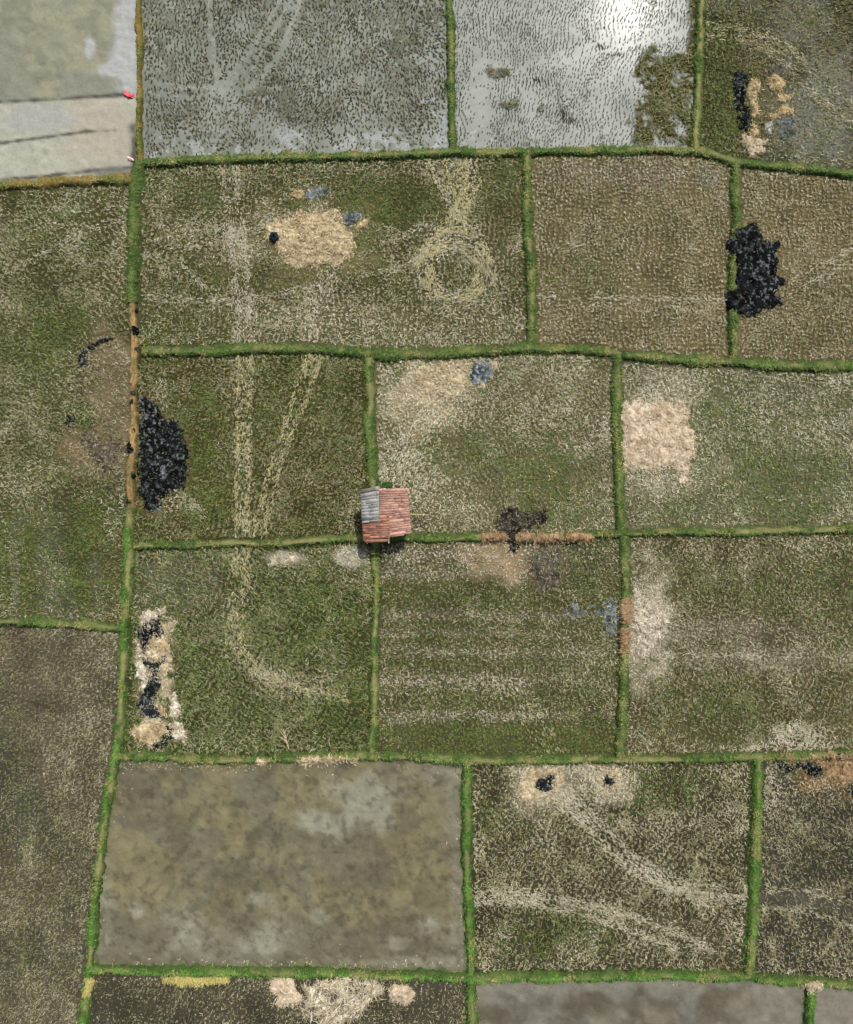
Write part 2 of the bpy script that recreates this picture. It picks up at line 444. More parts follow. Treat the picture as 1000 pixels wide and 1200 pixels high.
        ring = np.maximum.reduce([np.exp(-((r + wob - q) / 3.2) ** 2) for q in (24, 33, 42)])
        pale = pale + 0.4 * ring; gr = gr * (1 - 0.8 * ring); ta = np.where(ring > tr, th + math.pi / 2, ta); tr = np.maximum(tr, ring)
        for pts in (((548, 185), (545, 225), (525, 262), (500, 290)), ((556, 185), (552, 230), (540, 262), (520, 285)), ((520, 205), (528, 240), (555, 270), (572, 300)), ((505, 190), (515, 225), (545, 262))):
            m = track(pts, 4.5, 0.85); pale = pale + 0.4 * m; gr = gr * (1 - 0.7 * m)
        b = Rc(x, y, 290, 620, 362, 412, 18); pale = pale + 0.25 * b; mixsoil((112, 104, 80), b * 0.5)
        p = El(x, y, 370, 280, 70, 45); mixsoil((140, 126, 92), p * 0.6); pale = pale + 0.2 * p
    elif f in (7, 8):
        soil = np.tile(lin(102, 93, 65), (n[0], 1))
        gr = 0.1 + 0.15 * (big - 0.5) + 0.25 * El(x, y, 690, 330, 50, 30) * (f == 7)
        br = 0.36 + 0.2 * (mid - 0.5); pale = 0.52 + 0.16 * (mid - 0.5); st = np.full(n, 1.1); Lf = Lf * 0.85
        if f == 7:
            m = track([(620, 348), (740, 350), (860, 352)], 6, 0.6); pale = pale + 0.2 * m
            for q in (670, 700, 735, 765, 800, 830):
                m = track([(q - 8, 190), (q, 290), (q - 3, 420)], 4, 0.3); pale = pale + 0.15 * m
            e = El(x, y, 730, 205, 80, 16); mixsoil((110, 98, 88), e * 0.6); pale = pale + 0.12 * e
            e = El(x, y, 828, 205, 14, 14); mixsoil((122, 124, 112), e * 0.6)
        else:
            m = track([(905, 345), (950, 315), (1040, 270)], 4, 0.9); pale = pale + 0.3 * m
            m = track([(930, 345), (970, 322), (1040, 300)], 4, 0.7); pale = pale + 0.25 * m
            for q in (890, 905, 922, 940, 960, 985):
                m = track([(q, 200), (q + 4, 300), (q + 2, 420)], 3, 0.3); pale = pale + 0.15 * m
    elif f == 9:
        soil = np.tile(lin(70, 66, 38), (n[0], 1))
        gr = 0.26 + 0.35 * (big - 0.5) + 0.4 * El(x, y, 228, 500, 30, 60) + 0.3 * El(x, y, 250, 580, 40, 40)
        br = 0.32 * np.ones(n); pale = 0.3 + 0.3 * (mid - 0.5); gr = gr + 0.1; st = np.full(n, 0.85)
        for pts in (((281, 408), (280, 480), (279, 560), (277, 640)), ((295, 408), (293, 480), (292, 560), (289, 640)), ((288, 408), (287, 520), (284, 640))):
            m = track(pts, 3.4, 0.9, 1.6); pale = pale + 0.5 * m; st = st + 0.3 * m; br = br * (1 - 0.6 * m)
        for pts in (((380, 412), (352, 480), (328, 545), (312, 640)), ((366, 412), (340, 490), (316, 560), (300, 640))):
            m = track(pts, 3.6, 0.8); pale = pale + 0.36 * m; st = st + 0.2 * m
        e = np.clip(Rc(x, y, 405, 445, 575, 640, 8), 0, 1); pale = pale + 0.4 * e
        e = El(x, y, 210, 590, 32, 12); pale = pale + 0.35 * e; gr = gr * (1 - 0.6 * e)
        e = El(x, y, 190, 455, 30, 20); pale = pale + 0.2 * e
    elif f == 10:
        soil = np.tile(lin(102, 96, 70), (n[0], 1))
        gr = 0.2 + 0.3 * (big - 0.5) + 0.3 * El(x, y, 590, 540, 80, 50) + 0.2 * El(x, y, 650, 580, 60, 40)
        pale = 0.62 + 0.4 * (mid - 0.5) - 0.2 * El(x, y, 620, 560, 90, 60) + 0.25 * Rc(x, y, 440, 500, 420, 640, 16); br = 0.12 * np.ones(n)
        p = np.clip(El(x, y, 515, 445, 46, 26) + 0.7 * El(x, y, 490, 470, 40, 30), 0, 1)
        mixsoil((176, 162, 130), p); pale = pale + 0.35 * p; gr = gr * (1 - 0.9 * p); st = st * (1 - 0.45 * p)
        m = track([(520, 470), (490, 520), (465, 570)], 14, 0.7); pale = pale + 0.25 * m
        st = st + 0.1
        for q in (480, 500, 525):
            hband = np.exp(-((y - q - (mid - .5) * 14) / 5) ** 2) * ss(520, 560, x); pale = pale + 0.12 * hband
    elif f == 11:
        soil = np.tile(lin(104, 102, 78), (n[0], 1))
        gr = 0.3 + 0.4 * (big - 0.5) + 0.25 * El(x, y, 920, 560, 80, 50) + 0.2 * El(x, y, 850, 490, 40, 30)
        pale = 0.68 + 0.5 * (mid - 0.5) - 0.15 * El(x, y, 930, 560, 80, 50); br = 0.04 * np.ones(n)
        p = np.clip(El(x, y, 770, 515, 66, 64), 0, 1); pale = pale + 0.3 * p; mixsoil((160, 152, 126), p * 0.8)
        e = Rc(x, y, 730, 1120, 575, 622, 12); pale = pale - 0.15 * e; gr = gr + 0.1 * e
    elif f == 12:
        soil = np.tile(lin(62, 64, 38), (n[0], 1))
        gr = 0.46 + 0.3 * (big - 0.5) + 0.2 * El(x, y, 390, 760, 50, 90); pale = 0.34 + 0.3 * (mid - 0.5); st = np.full(n, 0.85); Lf = Lf * 1.3
        for pts in (((289, 638), (287, 700), (275, 745), (290, 785), (340, 800), (400, 815)), ((278, 638), (275, 700), (272, 740), (285, 765), (330, 790))):
            m = track(pts, 7, 0.6, 1.9); pale = pale + 0.25 * m; gr = gr * (1 - 0.5 * m)
        e = El(x, y, 345, 800, 50, 20); pale = pale + 0.2 * e; gr = gr * (1 - 0.5 * e); br = br + 0.2 * e
        e = El(x, y, 335, 653, 22, 8) + El(x, y, 412, 652, 22, 12); mixsoil((170, 166, 150), np.clip(e, 0, 1)); gr = gr * (1 - np.clip(e, 0, 1)); pale = pale + .4 * np.clip(e, 0, 1)
        e = El(x, y, 210, 680, 50, 40); mixsoil((88, 88, 74), e * 0.7)
        e = El(x, y, 182, 795, 40, 90); pale = pale + 0.1 * e; br = br + 0.1 * e
        e = np.clip(Rc(x, y, 161, 204, 722, 874, 6) * ss(0.25, 0.55, N(x, y, 16, 96, 3)), 0, 1); mixsoil((178, 162, 130), e * 0.85); gr = gr * (1 - 0.9 * e); pale = pale + 0.5 * e
        st = st * (1 - 0.55 * Rc(x, y, 140, 158, 740, 880, 4))
        ta = np.where(tr < 0.3, 2.5, ta); tr = np.maximum(tr, 0.35)
    elif f == 13:
        gr = 0.42 + 0.3 * (big - 0.5) + 0.3 * Rc(x, y, 440, 740, 840, 890, 10); pale = 0.4 + 0.35 * (mid - 0.5)
        for q, w, k in ((650, 13, .4), (672, 6, .15), (722, 6, .14), (764, 5, .22), (798, 8, .38), (838, 6, .28), (742, 4, .1)):
            hb = np.exp(-((y - q - (mid - 0.5) * 8) / w) ** 2) * (1 - 0.6 * ss(600, 700, x)); pale = pale + k * hb; gr = gr * (1 - 0.6 * hb); mixsoil((104, 98, 82), hb * 0.6)
        e = np.clip(El(x, y, 590, 658, 46, 24) * 1.2, 0, 1); mixsoil((158, 140, 110), e); st = st * (1 - 0.55 * e); gr = gr * (1 - 0.7 * e); pale = pale + 0.3 * e
        e = El(x, y, 640, 665, 32, 28); mixsoil((104, 90, 70), e * 0.8); st = st * (1 - 0.4 * e)
        for pts in (((570, 790), (610, 830), (640, 890)), ((590, 790), (630, 830), (665, 890))):
            m = track(pts, 6, 0.7); pale = pale + 0.25 * m; gr = gr * (1 - 0.3 * m)
        e = El(x, y, 500, 690, 60, 16); gr = gr + 0.2 * e
        Lf = Lf * 0.85
    elif f == 14:
        soil = np.tile(lin(82, 76, 54), (n[0], 1))
        gr = 0.26 + 0.35 * (big - 0.5) + 0.35 * El(x, y, 830, 840, 70, 40) + 0.25 * El(x, y, 800, 680, 70, 25) + 0.2 * El(x, y, 940, 690, 60, 40)
        pale = 0.42 + 0.35 * (mid - 0.5); br = 0.2 * np.ones(n)
        p = np.clip(El(x, y, 757, 735, 34, 66), 0, 1); pale = pale + 0.6 * p; gr = gr * (1 - 0.9 * p); mixsoil((176, 166, 144), p * 0.9); st = st + 0.2 * p
        e = El(x, y, 850, 740, 90, 14) + El(x, y, 900, 770, 100, 14); mixsoil((110, 98, 88), np.clip(e, 0, 1) * 0.6); gr = gr * (1 - 0.4 * np.clip(e, 0, 1))
        m = track([(775, 767), (850, 768), (940, 769)], 2.2, 0.9, 0); pale = pale + 0.35 * m
        e = El(x, y, 935, 862, 34, 16) + El(x, y, 915, 878, 60, 8); pale = pale + 0.45 * np.clip(e, 0, 1); gr = gr * (1 - 0.8 * np.clip(e, 0, 1)); Lf = Lf * (1 + 0.5 * np.clip(e, 0, 1))
        e = El(x, y, 980, 640, 40, 10); pale = pale + 0.25 * e
    elif f == 15:
        soil = np.tile(lin(88, 81, 67), (n[0], 1))
        mixsoil((76, 75, 64), ss(0.45, 0.75, big) * 0.8)
        st = 0.72 + 0.2 * (mid - 0.5) + 0.3 * El(x, y, 110, 890, 50, 80) + 0.15 * El(x, y, 60, 1000, 80, 50) + 0.2 * Rc(x, y, -60, 140, 738, 758, 5)
        gr = 0.14 + 0.3 * (big - 0.5); pale = 0.22 - 0.12 * El(x, y, 30, 820, 50, 70) + 0.4 * (mid - 0.5) + 0.15 * El(x, y, 110, 890, 50, 80); br = 0.2 * np.ones(n); Lf = Lf * 0.8; st = st * 1.0
    elif f == 16:
        st[:] = 0.0
        soil = np.tile(lin(105, 102, 84), (n[0], 1))
        up = 1 - ss(1030, 1090, y + (big - 0.5) * 60)
        och = np.clip(ss(0.40, 0.62, N(x, y, 46, 301, 4)) * up * 0.9 + El(x, y, 490, 960, 30, 40) * .7 + El(x, y, 500, 1040, 36, 30) * .8 + El(x, y, 300, 1000, 60, 14) * .5 + El(x, y, 420, 1075, 60, 12) * .5, 0, 1)
        mixsoil((128, 119, 84), och * 0.5)
        dk = ss(0.55, 0.78, N(x, y, 26, 302, 5)) * (0.4 + 0.6 * Rc(x, y, 170, 530, 950, 1080, 25))
        mixsoil((82, 80, 62), dk * 0.5)
        gy = np.clip(El(x, y, 425, 930, 40, 26) + El(x, y, 375, 962, 28, 14) + El(x, y, 425, 962, 36, 18) + El(x, y, 215, 1085, 26, 22) + El(x, y, 320, 1100, 34, 22) + El(x, y, 500, 1085, 14, 10) + El(x, y, 465, 1105, 16, 8)
                     + El(x, y, 305, 1055, 14, 10) + El(x, y, 250, 1110, 60, 16) * .6 + El(x, y, 500, 905, 40, 10) * .7 + Rc(x, y, 528, 545, 900, 1130, 5) * .6 + Rc(x, y, 110, 132, 1000, 1135, 6) * .6
                     + El(x, y, 375, 1075, 10, 8) + Rc(x, y, 400, 545, 1122, 1132, 4) * .7 + El(x, y, 160, 1065, 8, 8), 0, 1)
        mixsoil((130, 129, 110), gy * (0.5 + 0.5 * ss(0.25, 0.6, mid))); wet = gy * 0.2 + 0.05
        mixsoil((98, 91, 72), ss(0.5, 0.8, N(x, y, 60, 303, 3)) * 0.4)
        mixsoil((74, 71, 58), ss(0.62, 0.85, N(x, y, 7, 304, 4)) * 0.5)
        soil = soil * (0.84 + 0.32 * N(x, y, 10, 305, 5)[:, None])
        st = 0.10 * edge + 0.3 * Rc(x, y, 130, 380, 893, 902, 3) + 0.5 * Rc(x, y, 160, 552, 1126, 1134, 2) * ss(0.4, 0.6, fine); pale = pale + 0.3
        Lf = Lf * 0.6
    elif f == 17:
        soil = np.tile(lin(68, 64, 48), (n[0], 1))
        gr = 0.16 + 0.2 * (big - 0.5) + 0.5 * El(x, y, 660, 1088, 60, 26) + 0.45 * El(x, y, 780, 925, 50, 24) + 0.35 * El(x, y, 580, 960, 20, 24) + 0.2 * El(x, y, 600, 1120, 50, 20)
        br = 0.2 * np.ones(n); pale = 0.48 + 0.4 * (mid - 0.5); st = 0.66 + 0.3 * (mid - 0.5); Lf = Lf * 1.05
        for pts in (((640, 925), (680, 965), (715, 1000), (760, 1030), (820, 1048), (890, 1052)), ((655, 920), (700, 962), (735, 995), (775, 1030)), ((665, 940), (705, 985), (750, 1020), (830, 1060))):
            m = track(pts, 4.5, 0.9); pale = pale + 0.35 * m; gr = gr * (1 - 0.8 * m); st = st + 0.3 * m
        for pts in (((550, 1044), (620, 1046), (700, 1062), (780, 1085), (835, 1112)), ((550, 1056), (620, 1057), (690, 1073), (750, 1095), (790, 1110))):
            m = track(pts, 4.5, 0.9, -0.25); pale = pale + 0.3 * m; gr = gr * (1 - 0.8 * m); st = st + 0.25 * m
        m = np.clip(Ln(x, y, [(780, 1075), (830, 1095), (845, 1130)], 12), 0, 1); st = st * (1 - 0.5 * m); mixsoil((84, 78, 58), m * 0.7)
        p = np.clip(El(x, y, 640, 920, 44, 30) + El(x, y, 714, 914, 30, 22), 0, 1); pale = pale + 0.45 * p; gr = gr * (1 - 0.9 * p); mixsoil((166, 157, 132), p * 0.7); st = st + 0.35 * p
    elif f == 18:
        soil = np.tile(lin(66, 64, 54), (n[0], 1))
        gr = 0.12 + 0.15 * (big - 0.5); br = 0.22 * np.ones(n); pale = 0.32 + 0.3 * (mid - 0.5); st = 0.5 + 0.3 * (mid - 0.5)
        m = Ln(x, y, [(885, 1052), (940, 1052), (1040, 1085)], 9); st = st * (1 - 0.6 * m); mixsoil((92, 88, 78), m * 0.7)
        for pts in (((890, 1042), (940, 1042), (1040, 1070)), ((890, 1064), (940, 1066), (1040, 1098))):
            m = track(pts, 3.5, 0.8, -0.25); pale = pale + 0.3 * m; st = st + 0.2 * m
        e = Rc(x, y, 893, 912, 880, 960, 5) + Rc(x, y, 893, 1040, 1100, 1160, 12) * 0.6; pale = pale + 0.25 * np.clip(e, 0, 1); st = st + 0.2 * np.clip(e, 0, 1)
        e = El(x, y, 985, 905, 60, 22); mixsoil((124, 96, 58), e * 0.9); br = br + 0.5 * e
        e = Rc(x, y, 905, 1040, 912, 926, 4); pale = pale + 0.4 * e
    elif f == 19:
        soil = np.tile(lin(72, 69, 57), (n[0], 1))
        st = 0.45 + 0.2 * (mid - 0.5); gr = 0.14 + 0.2 * (big - 0.5); br = 0.3 * np.ones(n); pale = 0.3 + 0.3 * (mid - 0.5); Lf = Lf * 0.62
    else:
        st = 0.06 * edge; Lf = Lf * 0.6
        soil = np.tile(lin(112, 111, 100), (n[0], 1))
        mixsoil((84, 78, 64), np.clip(El(x, y, 680, 1180, 40, 16) + El(x, y, 760, 1185, 30, 22) + El(x, y, 855, 1175, 34, 20) + El(x, y, 580, 1190, 20, 14) + ss(0.5, 0.75, mid) * 0.6, 0, 1) * 0.8)
        mixsoil((122, 118, 104), ss(0.55, 0.75, big) * 0.6); mixsoil((128, 124, 110), Rc(x, y, 555, 850, 1148, 1160, 6) * 0.5)
        soil = soil * (0.86 + 0.28 * N(x, y, 10, 306, 5)[:, None]); wet[:] = 0.08
    if f in (5, 7, 8, 9):
        sc = ss(-1, 0, sdist(x, y, BURN_L if f in (5, 9) else BURN_R) / 7 + (N(x, y, 10, 95, 3) - 0.5) * 0.9)
        mixsoil((104, 90, 64), sc * 0.7); st = st * (1 - 0.35 * sc); br = br + 0.3 * sc
    if f not in (1, 2, 3, 16, 20, 21):
        pale = pale + 0.18 * edge; st = st * 1.08 + 0.05
        soil = soil * (0.66 + 0.4 * mid[:, None])
    return dict(st=np.clip(st, 0, 2.4), pale=np.clip(pale, 0, 1), gr=np.clip(gr * 1.2 + (0.07 if f in (5, 6, 9, 10, 11, 12, 13, 14) else 0.0), 0, 1), br=np.clip(br, 0, 1), wet=np.clip(wet, 0, 1), soil=soil, tr=np.clip(tr, 0, 1), ta=ta, Lf=Lf)


FIELD_NAMES = {1: 'mud', 16: 'mud', 20: 'mud', 21: 'mud'}
LOW = {2: -0.055, 3: -0.085}
HILL_LABEL = {
    2: 'dark cut rice stubble standing in rows in the grey flooded field left of the glare',
    3: 'dark stubble rows and weeds in the flooded field with the white sun glare',
    4: 'dark wet stubble around the burnt heaps in the top right field',
    5: 'green and straw coloured stubble in the tall field along the left edge',
    6: 'straw stubble with a pale ring of wheel tracks beside the chaff heap',
    7: 'brown stubble in the field just left of the right hand burnt heap',
    8: 'brown stubble in the field right of the right hand burnt heap',
    9: 'olive brown stubble with pale wheel tracks beside the large left burnt heap',
    10: 'pale stubble in the field directly right and above the hut',
    11: 'whitish green stubble around the square beige chaff pile',
    12: 'long green stubble in the field with the dry branch below left of hut',
    13: 'green stubble with pale horizontal bands in the field below right of hut',
    14: 'mixed stubble spreading right from the fan of white straw',
    15: 'sparse stubble on dark brown soil in the bottom left field',
    17: 'pale bent stubble on dark soil below two small black burn spots',
    18: 'sparse pale stubble on dark soil in the lower right corner field',
    19: 'fine stubble on near black soil around the straw heaps at the bottom',
    16: 'few straw scraps along the rim of the ochre mud field', 20: 'few straw scraps along the rim of the grey mud field', 21: 'few straw scraps in the corner mud field',
}

PALE = lin(214, 208, 184); MIDS = lin(164, 159, 128); DULL = lin(112, 110, 82); BRN = lin(166, 142, 102); BRN2 = lin(112, 95, 62)
YLW = lin(216, 206, 150)


def arc(cx, cy, r, a0, a1, n=24): return [(cx + r * 1.05 * math.cos(math.radians(a0 + (a1 - a0) * i / n)), cy - r * math.sin(math.radians(a0 + (a1 - a0) * i / n))) for i in range(n + 1)]


# ruts left by the harvester: straw pressed down along the wheels (points, spread, straws per px, tone)
TRACKS = {
    6: [([(261, 195), (266, 240), (273, 300), (277, 350), (279, 410)], 1.8, 4, 'p'), ([(275, 195), (280, 240), (288, 300), (293, 350), (296, 410)], 1.8, 4, 'p'), ([(268, 195), (274, 250), (284, 320), (286, 410)], 4, 2.5, 'p'),
        (arc(533, 312, 42, -60, 300), 1.5, 3.2, 'y'), (arc(533, 314, 34, -40, 320), 1.5, 2.6, 'y'), (arc(533, 316, 27, -80, 280), 1.4, 2.6, 'y'), (arc(533, 312, 38, 180, 360), 3, 3, 'y'),
        ([(546, 185), (548, 215), (533, 245), (510, 275), (494, 305)], 1.8, 3.5, 'y'), ([(558, 186), (560, 220), (544, 250), (522, 272), (505, 300)], 1.8, 3, 'y'), ([(506, 188), (516, 220), (535, 250), (560, 280), (576, 312)], 1.8, 3, 'y'),
        ([(520, 188), (530, 220), (548, 248), (566, 270)], 2.5, 3, 'y'), ([(534, 192), (538, 226), (535, 262)], 5, 5, 'y'),
        ([(168, 348), (220, 354), (275, 352), (370, 338)], 1.9, 3.2, 'p'), ([(168, 302), (230, 288), (310, 264)], 1.9, 4, 'p'), ([(172, 285), (230, 276), (318, 250)], 1.9, 3.5, 'p'), ([(420, 300), (460, 282), (500, 262)], 1.9, 3.2, 'p'), ([(415, 320), (460, 318), (500, 300)], 1.9, 2.6, 'p'), ([(200, 296), (228, 325), (258, 360)], 1.6, 3.4, 'p'), ([(178, 262), (250, 256), (305, 250)], 2, 1.6, 'p'),
        ([(382, 318), (368, 350), (362, 410)], 2.4, 3.4, 'p'), ([(396, 315), (384, 350), (376, 410)], 2.4, 3.2, 'p'), ([(410, 318), (440, 365), (450, 405)], 3, 2.2, 'p'), ([(430, 260), (480, 275), (520, 272)], 3, 2, 'p')],
    9: [([(280, 410), (279, 480), (278, 560), (276, 640)], 1.5, 4, 'y'), ([(294, 410), (293, 480), (292, 560), (290, 640)], 1.5, 4, 'y'), ([(287, 410), (286, 520), (283, 640)], 3, 2.5, 'y'),
        ([(380, 412), (355, 475), (332, 540), (314, 600), (309, 640)], 1.5, 3.4, 'y'), ([(364, 412), (340, 480), (318, 545), (300, 610), (296, 640)], 1.5, 3.2, 'y'), ([(372, 415), (360, 440)], 4, 6, 'y'), ([(205, 575), (225, 588), (242, 606)], 2.5, 4, 'p')],
    12: [([(289, 640), (288, 690), (280, 730), (284, 765), (310, 790), (360, 808), (410, 820)], 2.2, 3, 'y'), ([(276, 640), (275, 690), (268, 728), (270, 760), (290, 785), (330, 800)], 2.2, 2.6, 'y'), ([(282, 650), (280, 700), (274, 740)], 3.5, 2.2, 'y'), ([(320, 790), (350, 800), (380, 812)], 6, 6, 'p')],
    13: [([(568, 792), (600, 818), (625, 850), (640, 890)], 2.6, 2.6, 'y'), ([(585, 792), (618, 820), (645, 855), (660, 890)], 2.6, 2.6, 'y'), ([(450, 797), (520, 798), (610, 796)], 3.5, 3.5, 'p'), ([(450, 806), (520, 805), (590, 804)], 2, 2, 'p'), ([(452, 838), (560, 839), (720, 841)], 1.8, 2, 'p'), ([(450, 764), (560, 762), (690, 765)], 2, 2, 'p'), ([(450, 722), (560, 724), (640, 722)], 2, 1.4, 'p')],
    14: [([(775, 767), (850, 768), (940, 769)], 0.9, 2.4, 'p'), ([(745, 690), (770, 720), (830, 735)], 4, 3, 'p'), ([(750, 700), (758, 670), (775, 650)], 6, 6, 'p'), ([(780, 740), (860, 742), (950, 748)], 5, 2, 'p'), ([(900, 878), (930, 868), (965, 868)], 5, 7, 'p'), ([(925, 850), (950, 862), (970, 880)], 3, 5, 'p')],
    8: [([(908, 343), (950, 316), (1040, 275)], 1.4, 3, 'p'), ([(925, 345), (965, 322), (1040, 292)], 1.4, 2.4, 'p'), ([(880, 232), (940, 240), (1040, 238)], 2, 1.2, 'p')],
    7: [([(625, 348), (740, 350), (856, 352)], 1.6, 2.4, 'p'), ([(630, 300), (660, 285), (700, 290)], 2, 1.5, 'p'), ([(640, 360), (740, 362), (850, 358)], 3, 1.6, 'p')],
    5: [([(0, 326), (80, 282), (156, 252)], 1.6, 1.8, 'p'), ([(0, 250), (80, 245), (150, 240)], 3, 2, 'p'), ([(40, 300), (110, 310), (150, 300)], 3, 1.4, 'p')],
    10: [([(452, 430), (460, 480), (458, 560), (470, 620)], 4, 4, 'p'), ([(505, 470), (490, 510), (468, 560)], 3, 4, 'p'), ([(520, 470), (500, 520), (480, 600)], 3, 3, 'p'), ([(530, 498), (620, 500), (710, 498)], 3, 1.8, 'p'), ([(530, 520), (620, 518), (710, 522)], 3, 1.6, 'p')],
    11: [([(735, 565), (780, 562), (830, 540)], 5, 4, 'p'), ([(810, 480), (840, 510), (830, 550)], 6, 4, 'p'), ([(740, 445), (860, 448), (1000, 446)], 5, 3, 'p'), ([(740, 597), (860, 590), (1000, 596)], 5, 2.4, 'p')],
    4: [([(825, 32), (880, 36), (925, 56), (960, 92), (1040, 150)], 2, 2.2, 'p'), ([(825, 44), (875, 48), (915, 68), (950, 108), (1040, 180)], 2, 2.2, 'p'), ([(825, 38), (890, 45), (935, 75)], 4, 2.5, 'y'), ([(900, 185), (950, 178), (1000, 196)], 5, 2, 'p')],
    17: [([(645, 925), (675, 960), (705, 995), (750, 1030), (810, 1045), (880, 1050)], 1.8, 3, 'p'), ([(662, 918), (700, 962), (735, 998), (790, 1030), (850, 1040)], 1.8, 2.8, 'p'), ([(655, 930), (690, 975), (730, 1010), (790, 1042), (880, 1062)], 3.5, 3.5, 'p'),
         ([(552, 1043), (610, 1044), (680, 1057), (750, 1076), (812, 1100), (835, 1115)], 1.8, 3, 'p'), ([(552, 1057), (610, 1057), (680, 1070), (740, 1090), (790, 1112)], 1.8, 2.8, 'p'), ([(552, 1050), (640, 1055), (720, 1072)], 3.5, 3.5, 'p')],
    18: [([(890, 1042), (940, 1043), (1040, 1072)], 1.8, 2.6, 'p'), ([(890, 1062), (940, 1064), (1040, 1098)], 1.8, 2.6, 'p'), ([(898, 895), (900, 930), (904, 960)], 3, 3, 'p')],
    19: [([(112, 1190), (300, 1193), (540, 1190)], 6, 0.6, 'p')],
}
GRN = lin(108, 126, 72); GRN2 = lin(74, 94, 46); YGR = lin(136, 134, 76)


def hills(f, poly, sx, sy, th, jit, seed):
    """planting hills on wavering rows: px, py"""
    xs = [p[0] for p in poly]; ys = [p[1] for p in poly]
    x0, x1 = max(min(xs), -30), min(max(xs), 1030); y0, y1 = max(min(ys), -30), min(max(ys), 1230)
    cx, cy = (x0 + x1) / 2, (y0 + y1) / 2; R = math.hypot(x1 - x0, y1 - y0) / 2 + 10
    u, v = np.meshgrid(np.arange(-R, R, sx), np.arange(-R, R, sy)); u = u.ravel(); v = v.ravel()
    ca, sa = math.cos(th), math.sin(th)
    x = cx + u * ca - v * sa; y = cy + u * sa + v * ca
    dx = (N(x, y, 45, seed, 2) - 0.5) * 14 + (N(x, y, 12, seed + 3, 2) - 0.5) * 2.0
    dy = (N(x, y, 45, seed + 1, 2) - 0.5) * 14
    x = x + dx + rng.normal(0, jit, x.shape); y = y + dy + rng.normal(0, jit, y.shape)
    k = (x > x0) & (x < x1) & (y > y0) & (y < y1)
    x, y = x[k], y[k]
    k = inside(x, y, poly); x, y = x[k], y[k]
    k = bank_edge(x, y) > 0.5
    return x[k], y[k]


def straw_color(e, i):
    n = len(i)
    r = rng.random(n); p = e['pale'][i]
    t = np.clip(p * 1.0 + 0.03 + rng.normal(0, 0.19, n), 0, 1)[:, None]
    c = np.where(t < 0.5, DULL + (MIDS - DULL) * t * 2, MIDS + (PALE - MIDS) * (t * 2 - 1))
    b = rng.random(n)[:, None]
    cb = BRN2 + (BRN - BRN2) * np.clip(t * 1.1, 0, 1)
    c = np.where((rng.random(n) < e['br'][i])[:, None], cb * 0.75 + c * 0.25, c)
    cg = GRN2 + (GRN - GRN2) * b
    cg = np.where((rng.random(n) < 0.22)[:, None], YGR, cg)
    c = np.where((r < e['gr'][i])[:, None], cg, c)
    return c * rng.uniform(0.82, 1.12, n)[:, None]


